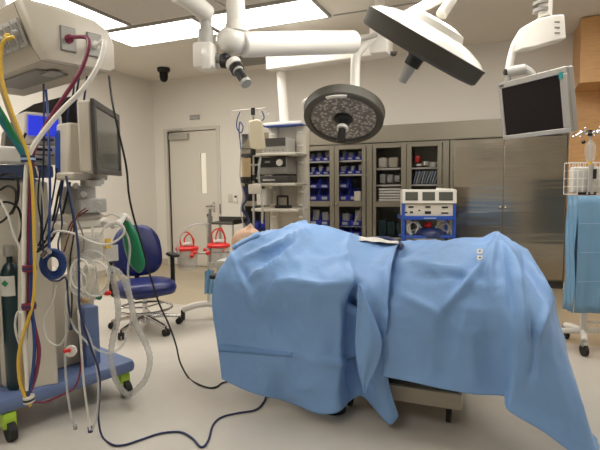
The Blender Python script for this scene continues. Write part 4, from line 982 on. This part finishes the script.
m = MB(); m.box(at(72, 250, 2.5), (.04, .07, .36), ang, bevel=.01); m.box(at(68, 236, 2.45), (.05, .09, .22), ang, bevel=.015); m.build('support_arm', 'beige', t2)
for x, y, r in ((84, 194, .016), (98, 205, .02), (88, 208, .014), (104, 224, .016), (76, 186, .015)):
    m = MB(); p = at(x, y, 2.42); m.cyl(p, p+V((.02, -.05, 0)), r, r*.85, 18); m.build('dial', 'light_grey', t2)
m = MB(); m.sphere(at(99, 297, 2.5), .016); tag(m.build('green_valve', 'bag_green'), 'tiny dark valve knob between the white tubing coils', 'valve')
m = MB(); qbox(m, 106, 239, 111, 249, 2.52, 2.56, .01); tag(m.build('tag_card', 'yellow', bev=.003), 'small yellow and white card hanging beside the absorber', 'card')
m = MB(); qbox(m, 104, 246, 118, 262, 2.55, 2.6, .01); tag(m.build('paper_tag', 'linen'), 'white paper tag hanging left of the green bag', 'card')
m = MB(); m.sphere(at(107, 293, 2.5), .02, (1.2, .6, .7)); tag(m.build('red_connector', 'red'), 'small red connector among the white corrugated tubes', 'connector')
m = MB(); m.sphere(at(85, 300, 2.38), .022, (1.1, .7, .8)); tag(m.build('amber_connector', 'amber'), 'small amber connector under the white tubing coils', 'connector')
# tubing coils
for i, (x, y, r, c) in enumerate([(80, 274, 12, 'white'), (95, 279, 14, 'linen'), (84, 277, 16, 'tube_clear'), (92, 273, 18, 'tube_clear'), (78, 283, 10, 'linen')]):
    m = MB(); m.tube([at(x+r*math.cos(q*.5236)*(1 if i % 2 else .8), y+r*1.25*math.sin(q*.5236), 2.28+.02*i+.02*math.sin(q)) for q in range(13)], .005, 8, 4)
    tag(m.build('tubing_coil', c), ['small white tubing coil at the left of the absorber', 'round white tubing coil at the right under the absorber', 'pale oval tubing coil crossing the absorber bowl', 'largest pale tubing coil around the absorber bowl', 'smallest white tubing coil at the lower left of the absorber'][i], 'tube')
for i, (pts, c, lab) in enumerate([
    ([(50, 236), (58, 231), (75, 234), (95, 243), (110, 244), (122, 236), (124, 228), (116, 222), (106, 226)], 'linen', 'pale thin tube sweeping across the breathing unit to the right'),
    ([(92, 226), (95, 240), (104, 228), (108, 222)], 'linen', 'short pale tube crossing in front of the breathing unit'),
    ([(64, 252), (70, 232), (78, 215), (86, 208)], 'skinny_brown', 'dark red thin tube rising to the valve block'),
    ([(66, 235), (72, 222), (82, 214), (88, 210)], 'burgundy', 'dark red thin tube beside the manifold'),
    ([(104, 228), (118, 224), (127, 235), (130, 250), (128, 272), (131, 300), (131, 320), (123, 345), (108, 353), (90, 345), (76, 330), (70, 318)], 'tube_clear', 'clear tube looping out to the right below the green bag'),
    ([(66, 290), (66, 330), (65, 360), (67, 390), (71, 415), (75, 427)], 'tube_clear', 'clear tube hanging low on the left with its end near the floor'),
    ([(78, 310), (81, 345), (84, 385), (88, 415), (90, 430)], 'linen', 'pale tube hanging straight down to a dark tip near the floor'),
    ([(92, 430), (97, 415), (98, 380), (92, 345), (82, 320), (76, 300)], 'tube_clear', 'clear tube turning up beside the navy cable near the floor'),
    ([(24, 355), (18, 340), (15, 325), (18, 312), (24, 318), (20, 335), (26, 345)], 'linen', 'small white loop of tube behind the yellow hose'),
    ([(33, 402), (45, 402), (60, 396), (74, 388), (80, 372), (82, 345)], 'burgundy', 'thin pink red tube lying over the blue base'),
    ([(0, 200), (8, 215), (14, 235), (22, 252), (24, 256)], 'linen', 'pale tube curving behind the hose bundle at the left edge')]):
    m = MB(); m.tube([at(x, y, 2.26+.012*(i % 5)+(.10 if i == 9 else 0)) for x, y in pts], .004 if i in (2, 3) else .0055, 8); tag(m.build('thin_tube', c), lab, 'tube')
m = MB(); m.cyl(at(90, 427, 2.3), at(90.5, 432, 2.3), .012); tag(m.build('tube_tip', 'navy'), 'dark tip at the end of the pale hanging tube near the floor', 'connector')
m = MB(); m.cyl(at(75, 425, 2.3), at(75.5, 429, 2.3), .010); tag(m.build('tube_tip', 'grey'), 'grey tip at the end of the clear hanging tube near the floor', 'connector')
m = MB(); p = at(71, 351, 2.22); m.lathe(p, [(.001, -.012), (.026, -.008), (.026, .008), (.001, .012)], V((0.2, -1, 0))); q_ = tag(m.build('flow_sensor', 'white'), 'round white and red clip on the hanging clear tube', 'clip')
m = MB(); m.sphere(p+V((0, -.02, .01)), .010); m.sphere(p+V((-.022, -.01, .004)), .011); m.build('red_mark', 'red', q_)
# corrugated tubes
for lab, pts in (('right one of the two wide white corrugated breathing tubes, bowing far out', [(109, 268), (118, 272), (126, 285), (131, 302), (135, 322), (144, 340), (150, 358), (146, 378), (135, 391), (128, 395)]),
                 ('left one of the two wide white corrugated breathing tubes, hanging straighter', [(107, 272), (113, 280), (117, 298), (118, 318), (113, 338), (111, 358), (115, 378), (122, 390), (129, 396)])):
    m = MB(); P = spline([at(x, y, 2.52+.03*k) for k, (x, y) in enumerate(pts)], 22)
    m.tube(P, .0165, 10, 1, rf=lambda q: 1+.07*math.sin(q*len(P)*1.05)); tag(m.build('corrugated_tube', 'tube_clear', angle=80), lab, 'breathing tube')
# green breathing bag
m = MB(); ol = [(124.5, 222), (128, 218.5), (131, 224), (136, 232), (140, 246), (143.5, 262), (140.5, 270.5), (136, 271), (130, 263), (126, 250), (124, 236)]
cx = sum(p[0] for p in ol)/len(ol); cy = sum(p[1] for p in ol)/len(ol); rings = []
for k, w in ((.25, -.035), (.7, -.028), (.93, -.014), (1, 0), (.93, .014), (.7, .028), (.25, .035)):
    rings.append([at(cx+(x-cx)*k*1.3, cy+(y-cy)*k*1.12, 2.80+w) for x, y in ol])
m.loft(rings); bg = m.build('breathing_bag', 'bag_green', angle=180, sub=1); tag(bg, 'bright green breathing bag hanging in front of the blue chair back', 'breathing bag')
m = MB(); m.tube([at(129, 220, 2.8), at(124, 216, 2.78), at(120, 222, 2.72), at(112, 226, 2.65)], .017, 12); m.build('bag_neck', 'white', bg)

# ---- gas cylinders and clutter behind the hose bundle
t2 = thing('gas_cylinder', 'dark teal gas cylinder with white label standing on the blue base at the left', 'gas cylinder', V((at(12, 300, 2.50).x, 2.50, .225)))
c = at(12, 300, 2.50); m = MB(); z0, z1 = .228, at(12, 262, 2.5).z
m.lathe((c.x, c.y, 0), [(.001, z0), (.045, z0), (.048, z0+.02), (.048, z1-.06), (.03, z1-.015), (.014, z1), (.014, z1+.03), (.001, z1+.03)]); m.build('shell', 'cylinder_teal', t2)
m = MB(); za, zb_ = at(12, 296, 2.46).z, at(12, 276, 2.46).z; g = []
for k in range(9): q = -PI/2-.9+1.8*k/8; g.append([V((c.x+.0495*math.cos(q), c.y+.0495*math.sin(q), z)) for z in (za, zb_)])
m.grid(g); lb = m.build('label', 'linen', t2)
m = MB(); q0 = V((c.x, c.y-.051, (za+zb_)/2+.015)); m.prism([q0+V((-.018, 0, 0)), q0+V((0, 0, .018)), q0+V((.018, 0, 0)), q0+V((0, 0, -.018))], V((0, -.001, 0))); m.build('diamond_mark', 'bag_green', lb)
m = MB(); m.box(V((c.x, c.y, z1+.06)), (.05, .05, .06), ang, bevel=.01); m.build('valve', 'alu', t2)
m = MB(); m.cyl((c.x-.12, c.y+.05, .228), (c.x-.12, c.y+.05, .85), .05, seg=24); tag(m.build('gas_cylinder', 'grey'), 'grey blue cylinder at the very left edge beside the teal cylinder', 'gas cylinder')
m = MB(); m.box(at(4, 218, 2.62), (.16, .2, .22), ang, bevel=.015); tag(m.build('regulator_box', 'black'), 'black regulator block at the left edge above the gas cylinders', 'medical device')
for i, (pts, c_) in enumerate([([(0, 190), (8, 186), (16, 192), (14, 208), (4, 220), (-4, 224)], 'black'), ([(-4, 178), (6, 174), (17, 178), (18, 198), (12, 214)], 'black'), ([(-4, 206), (6, 202), (18, 208), (22, 226), (18, 244)], 'rubber'),
        ([(0, 158), (8, 156), (16, 150), (22, 141), (26, 133)], 'black'), ([(38, 250), (48, 236), (54, 215), (58, 195), (62, 180)], 'black'), ([(37, 252), (50, 242), (60, 222), (66, 200), (70, 182)], 'black')]):
    m = MB(); m.tube([at(x, y, 2.36+.02*i) for x, y in pts], .006); tag(m.build('black_cable', c_), ['short black cable loop above the regulator block', 'upper black cable loop at the left edge', 'lowest black cable loop beside the hose bundle', 'black cable rising to the small blue screen', 'black cable slanting from the hose bundle up to the blue shelf', 'black cable slanting above the blue hose coil'][i], 'cable')
m = MB(); m.box(V((-2.25, 3.3, .3)), (.5, .6, .58), .3, bevel=.01); tag(m.build('wooden_cabinet', 'wood'), 'low wooden cabinet peeking in at the lower left edge behind the cylinders', 'cabinet')

for i, (pts, c_, lab) in enumerate([
    ([(57, 168), (54, 190), (50, 210), (44, 232), (38, 246)], 'black', 'black cable leaving the blue shelf edge above the blue coil'),
    ([(62, 176), (60, 200), (62, 225), (58, 245), (62, 262)], 'navy', 'navy cable hanging right of the blue coil'),
    ([(40, 170), (38, 200), (41, 225), (40, 250)], 'black', 'black cable straight down the cream front panel'),
    ([(66, 178), (70, 200), (74, 230), (70, 262), (72, 300), (70, 330)], 'black', 'long black cable down the left side of the absorber'),
    ([(36, 166), (42, 190), (44, 215), (45, 240)], 'linen', 'pale thin cable on the cream front panel'),
    ([(56, 285), (52, 305), (44, 320), (48, 340), (60, 345), (68, 330)], 'linen', 'pale cable loop low on the cream front panel'),
    ([(70, 186), (76, 215), (84, 240), (80, 262)], 'grey', 'grey cable crossing the manifold'),
    ([(96, 208), (104, 216), (112, 214), (120, 218)], 'linen', 'pale line from the valve block towards the green bag')]):
    m = MB(); m.tube([at(x, y, 2.38+.008*i) for x, y in pts], .0042); tag(m.build('lead_cable', c_), lab, 'cable')

# ================================================================== HOSE BUNDLE
def hose(name, pts, Ys, r, c, lab):
    n = len(pts); m = MB(); m.tube([at(x, y, Ys[0]+(Ys[1]-Ys[0])*min(1, k/(n*.45))) for k, (x, y) in enumerate(pts)], r, 10, 8)
    return tag(m.build(name, c, angle=80), lab, 'hose')
w_e, b_e = ends[1], ends[0]
m = MB(); m.tube([w_e, at(104, 41, 2.24), at(103, 52, 2.2), at(96, 70, 2.18), at(82, 90, 2.17), at(60, 112, 2.16), at(41, 135, 2.15), at(30.5, 152, 2.14), at(26.5, 172, 2.14), at(24.5, 230, 2.14), at(24, 295, 2.14), at(24.5, 340, 2.14), at(27, 372, 2.14), at(27.5, 390, 2.14)], .011, 12, 8); tag(m.build('gas_hose', 'white_gloss', angle=80), 'thick white gas hose from the console end down through the bundle', 'hose')
m = MB(); m.tube([b_e, at(87, 38, 2.24), at(88, 50, 2.2), at(80, 72, 2.18), at(66, 94, 2.17), at(52, 115, 2.16), at(39, 138, 2.155), at(33, 155, 2.15), at(31, 180, 2.15), at(29.5, 230, 2.15), at(28.5, 290, 2.15), at(34, 325, 2.15), at(39, 350, 2.15), at(36, 374, 2.15), at(30, 392, 2.15)], .009, 12, 8); tag(m.build('gas_hose', 'burgundy', angle=80), 'burgundy gas hose from the console end into the bundle', 'hose')
hose('gas_hose', [(14, 37), (5, 40), (1, 52), (2, 78), (9, 103), (19, 130), (27, 152), (32, 180), (34, 230), (34.5, 285), (31, 310), (23, 335), (18.5, 358), (20, 382), (26, 399), (31, 406)], (2.08, 2.125), .0072, 'yellow', 'yellow gas hose looping lowest in the bundle')
hose('gas_hose', [(-6, 66), (0, 84), (8, 108), (18, 134), (26, 156), (31, 190), (32, 240), (33, 300), (27, 325), (23, 350), (23, 378), (28, 398)], (2.1, 2.16), .009, 'amber', 'thinner pale orange gas hose beside the yellow one')
hose('gas_hose', [(-14, 92), (-2, 108), (10, 128), (22, 150), (28.5, 170), (30, 220), (30, 290), (26, 325), (24, 355), (26, 384), (29, 398)], (2.08, 2.17), .012, 'green', 'dark green gas hose in the middle of the bundle')
hose('gas_hose', [(-16, 98), (-4, 112), (8, 130), (20, 148), (27, 160)], (2.05, 2.13), .015, 'teal', 'thick teal gas hose entering from the left edge')
hose('gas_hose', [(27, 160), (33, 182), (32, 230), (31, 290), (33.5, 325), (34.5, 350), (32, 378), (28, 396)], (2.14, 2.14), .0075, 'hose_blue', 'blue gas hose running down the right side of the bundle')
for x, y, w, c_, lab in ((28, 159, 6.5, 'navy', 'dark blue strap at the top of the hose bundle'), (29.5, 268, 6.5, 'burgundy', 'dark red strap round the hose bundle at mid height'), (29, 306, 6.5, 'burgundy', 'red and navy strap low on the hose bundle'), (29, 399, 5, 'linen', 'white and black tie at the bottom of the hose bundle')):
    c = at(x, y, 2.14); hw = w*2.14/485; m = MB(); P = []
    for z in (-.014, .014): P.append([c+V((hw*math.cos(q*PI/10), .03*math.sin(q*PI/10), z)) for q in range(20)])
    m.loft(P); st = m.build('hose_strap', c_, angle=50); tag(st, lab, 'strap')
    m = MB(); m.loft([[p+V((0, 0, .010))+(p-c)*.05 for p in P[0]], [p+V((0, 0, -.010))+(p-c)*.05 for p in P[1]]], cap=True); m.build('stripe', 'navy' if c_ == 'burgundy' else 'pale_blue' if c_ == 'navy' else 'black', st)
# blue hose coil
for i in range(3):
    m = MB(); m.tube([at(53+(12-2.2*i)*math.cos(q*.5236), 264+(14-2.6*i)*math.sin(q*.5236), 2.22+.012*i) for q in range(13)], .0085, 10, 5)
    if i == 0: ch = m.build('coiled_hose', 'hose_blue', angle=80); tag(ch, 'coil of dark blue hose hanging at the middle of the machine', 'hose')
    else: m.build('loop', 'hose_blue', ch, angle=80)
m = MB(); m.cyl(at(43, 256, 2.2), at(49, 251, 2.19), .014); m.build('end_fitting', 'chrome', ch)
m = MB(); m.tube([at(50, 252, 2.22), at(49, 235, 2.25), at(50, 190, 2.32), at(48, 120, 2.42), at(46, 90, 2.5)], .006); m.build('lead', 'hose_blue', ch)
for i, (pts, lab) in enumerate([([(43.5, 84), (44, 130), (43, 180), (42, 215), (44, 262), (48, 278), (58, 281), (66, 278), (68, 300), (72, 330)], 'navy cable dropping from the console past the blue coil on its left'), ([(74, 78), (73, 95), (68, 112), (67, 150), (60, 200), (51, 235), (48, 250)], 'navy cable from the console crossing behind the white hose'),
                     ([(79, 78), (76, 100), (77, 118)], 'short dark cable dropping from the console to the cream screen housing'), ([(87, 76), (84, 100), (80, 118)], 'short black cable from the console to the touch screen housing')]):
    m = MB(); m.tube([at(x, y, 2.5-.02*k if i < 2 else 2.5) for k, (x, y) in enumerate(pts)], .005); tag(m.build('thin_cable', 'navy'), lab, 'cable')
# long navy cable to the floor and under the drape
m = MB(); P = [at(66, 176, 2.3), at(72, 205, 2.26), at(78, 245, 2.22), at(79, 280, 2.2), at(80, 310, 2.2), at(90, 345, 2.22), at(99, 372, 2.28), at(99.5, 395, 2.34), at(98.5, 418, 2.40)]+[pz(x, y, .007) for x, y in ((102, 436), (112, 444.5), (124, 445), (140, 440), (160, 433.5), (180, 432), (192, 438), (201, 447), (208, 441), (213, 425), (222, 417), (238, 413), (255, 410), (263, 403), (266, 396), (268, 390))]
m.tube(P, .0055, 8, 8); tag(m.build('power_cable', 'navy'), 'long navy cable curving over the floor and under the left drape', 'cable')
m = MB(); P = [at(109, 76, 2.55), at(112, 100, 2.5), at(117, 125, 2.5), at(126, 165, 2.52), at(129, 195, 2.56), at(134, 218, 2.6), at(142, 245, 2.66), at(150, 275, 2.74), at(159, 303, 2.84), at(169, 325, 2.94), at(176, 345, 3.02), at(180, 362, 3.1)]+[pz(x, y, .007) for x, y in ((188, 377), (197, 383.5), (208, 387.5), (216, 387), (222, 383), (230, 381))]
m.tube(P, .0055, 8, 8); tag(m.build('power_cable', 'black'), 'long black cable dropping from the console past the green bag to the drape hem', 'cable')

# ================================================================== BLUE CHAIR
cc = V((-1.40, 4.28, 0)); fd = V((.50, -.866, 0)).normalized(); sd2 = V((.866, .50, 0)).normalized()
t = thing('swivel_chair', 'blue swivel chair with chrome foot ring standing behind the anaesthesia machine', 'chair', cc)
def Ch(f, s, z): return cc+fd*f+sd2*s+V((0, 0, z))
Rc = Matrix((fd, sd2, V((0, 0, 1)))).transposed().to_4x4()
zs = at(150, 287, 4.25).z
m = MB()
def sq(f0, s0, hw, hd, z, n=24, p=3.2): return [Ch(f0+hw*math.copysign(abs(math.cos(q))**(2/p), math.cos(q)), s0+hd*math.copysign(abs(math.sin(q))**(2/p), math.sin(q)), z) for q in [2*PI*i/n for i in range(n)]]
m.loft([sq(.03, 0, .18, .20, zs-.06), sq(.03, 0, .235, .245, zs-.045), sq(.03, 0, .25, .26, zs), sq(.03, 0, .235, .245, zs+.045), sq(.02, 0, .17, .18, zs+.06)]); m.build('seat', 'chair_blue', t, angle=80)
m = MB(); zbk = zs+.30; rr = []
for w, k in ((-.045, .82), (-.03, .96), (0, 1), (.03, .96), (.045, .8)):
    rr.append([Ch(-.24+w-.05*math.sin(q)*1-.0, .225*k*math.copysign(abs(math.cos(q))**.7, math.cos(q))*(1-.12*math.sin(q)), zbk+.235*k*math.copysign(abs(math.sin(q))**.75, math.sin(q))) for q in [2*PI*i/28 for i in range(28)]])
m.loft(rr); m.build('backrest', 'chair_blue', t, angle=80)
m = MB(); m.tube([Ch(-.05, 0, zs-.07), Ch(-.25, 0, zs-.06), Ch(-.30, 0, zs+.05), Ch(-.29, 0, zs+.25)], .022, 10); m.build('back_bar', 'black', t)
m = MB(); m.box(Ch(0, 0, zs-.075), (.22, .2, .03), rot=Rc); m.build('seat_plate', 'black', t)
for sg in (1, -1):
    m = MB(); m.tube([Ch(-.04, sg*.15, zs-.07), Ch(-.04, sg*.26, zs-.05), Ch(-.04, sg*.27, zs+.06), Ch(-.04, sg*.27, zs+.24)], .02, 10); ar = m.build('armrest', 'black', t)
    m = MB(); m.box(Ch(-.02, sg*.27, zs+.262), (.20, .08, .03), rot=Rc, bevel=.012); m.build('arm_pad', 'black', ar)
m = MB(); m.cyl(Ch(0, 0, .12), Ch(0, 0, zs-.09), .022); m.build('gas_lift', 'chrome', t)
zr = .2; m = MB(); m.torus(Ch(0, 0, zr), .235, .012, fd, sd2); 
for k in range(3): q = 2*PI*k/3; m.cyl(Ch(0, 0, zr), Ch(.235*math.cos(q), .235*math.sin(q), zr), .008)
m.build('foot_ring', 'chrome', t)
m = MB(); m.cyl(Ch(0, 0, .07), Ch(0, 0, .15), .04)
for k in range(5):
    q = 2*PI*k/5+.35; m.tube([Ch(.03*math.cos(q), .03*math.sin(q), .12), Ch(.16*math.cos(q), .16*math.sin(q), .105), Ch(.31*math.cos(q), .31*math.sin(q), .078)], .022, 10, rf=lambda w: 1-.35*w)
m.build('star_base', 'chrome', t)
for k in range(5):
    q = 2*PI*k/5+.35; c = Ch(.31*math.cos(q), .31*math.sin(q), .031); ax = V((math.sin(q*2), math.cos(q*2), 0))
    m = MB(); m.cyl(c-ax*.024, c-ax*.006, .03); m.cyl(c+ax*.006, c+ax*.024, .03); m.cyl(c, c+V((0, 0, .05)), .008); m.build('caster', 'rubber', t)

# ================================================================== SUCTION STAND
sY = 4.6
pc2 = V((at(210, 300, sY).x, sY, 0))
t = thing('suction_stand', 'white wheeled stand with grey post carrying two red lidded canisters', 'suction stand', pc2)
m = MB(); m.cyl(V((pc2.x, pc2.y, .12)), at(210, 262, sY), .028); m.build('lower_post', 'white', t)
m = MB(); m.cyl(at(210, 262, sY), at(210, 209, sY), .014); m.cyl(at(210, 216, sY), at(210, 222, sY), .024); m.cyl(at(210, 236, sY), at(210, 243, sY), .024); m.build('upper_post', 'grey', t)
m = MB()
for dx, dy in ((-.26, -.02), (.28, .0), (.05, .30), (.16, -.10)):
    m.tube([V((pc2.x, pc2.y, .15)), V((pc2.x+dx*.5, pc2.y+dy*.5, .14)), V((pc2.x+dx, pc2.y+dy, .10))], .032, 8, 3)
m.build('base', 'white', t, bev=.003)
for dx, dy in ((-.26, -.02), (.28, .0), (.05, .30), (.16, -.10)):
    c = V((pc2.x+dx, pc2.y+dy, .036)); m = MB(); m.cyl(c-V((.014, 0, 0)), c+V((.014, 0, 0)), .036); m.box(c+V((0, 0, .04)), (.03, .03, .04)); m.build('caster', 'rubber', t)
m = MB(); m.cyl(at(190, 254, sY), at(230, 252, sY), .01); m.build('carrier_bar', 'alu', t)
for i, (x, y, lab) in enumerate(((187, 249, 'left clear suction canister with red lid and red loop tubing'), (218.5, 246, 'right clear suction canister with red lid, next to the bare head'))):
    c = at(x, y, sY-.05); t2 = thing('suction_canister', lab, 'canister', c-V((0, 0, .2)), 0, 'suction canisters')
    m = MB(); m.lathe(c, [(.001, -.20), (.085, -.195), (.09, -.17), (.100, -.02), (.100, .0), (.094, .0), (.082, -.17), (.001, -.185)], seg=32); m.build('jar', 'clear_plastic', t2)
    m = MB(); m.lathe(c, [(.001, -.008), (.108, -.008), (.110, .014), (.09, .026), (.001, .034)], seg=32); ld = m.build('lid', 'red', t2)
    m = MB(); m.lathe(c, [(.001, .045), (.05, .042), (.045, .06), (.001, .062)], seg=20); m.build('lid_cap', 'white', ld)
    m = MB(); m.tube([c+V((-.05, -.02, .03)), c+V((-.055, -.03, .12)), c+V((0, -.03, .165)), c+V((.055, -.03, .12)), c+V((.07, -.04, .02)), c+V((.06, -.1, -.04))], .0065)
    m.tube([c+V((-.02, .0, .03)), c+V((-.02, .0, .10)), c+V((.02, .02, .14+.03*i)), c+V((.06, .03, .08)), c+V((.05, .03, .02))], .0065); m.build('red_tubing', 'red', t2)
    m = MB(); m.sphere(c+V((.07 if i == 0 else -.08, -.11, -.05)), .022); m.sphere(c+V((.10 if i == 0 else -.11, -.10, -.02)), .018); m.build('plug', 'red', t2)
m = MB(); m.tube([at(180, 262, sY-.15), at(178, 250, sY-.15), at(180, 236, sY-.12), at(189, 227, sY-.08), at(199, 224, sY-.04), at(209, 224, sY-.03)], .012); tag(m.build('suction_hose', 'tube_clear'), 'thick clear hose arching from the grey post over the left canister', 'hose')
m = MB(); g = []
for i in range(9): g.append([at(204.5+9.5*i/8, 270+24*q/8+1.2*math.sin(i*1.3+q), sY-.10+.02*math.sin(i*1.7+q*.6)) for q in range(9)])
m.grid(g); tag(m.build('waste_bag', 'poly_blue', solid=.006, sub=1), 'small pale blue plastic bag hanging under the canisters beside the drape', 'bag')
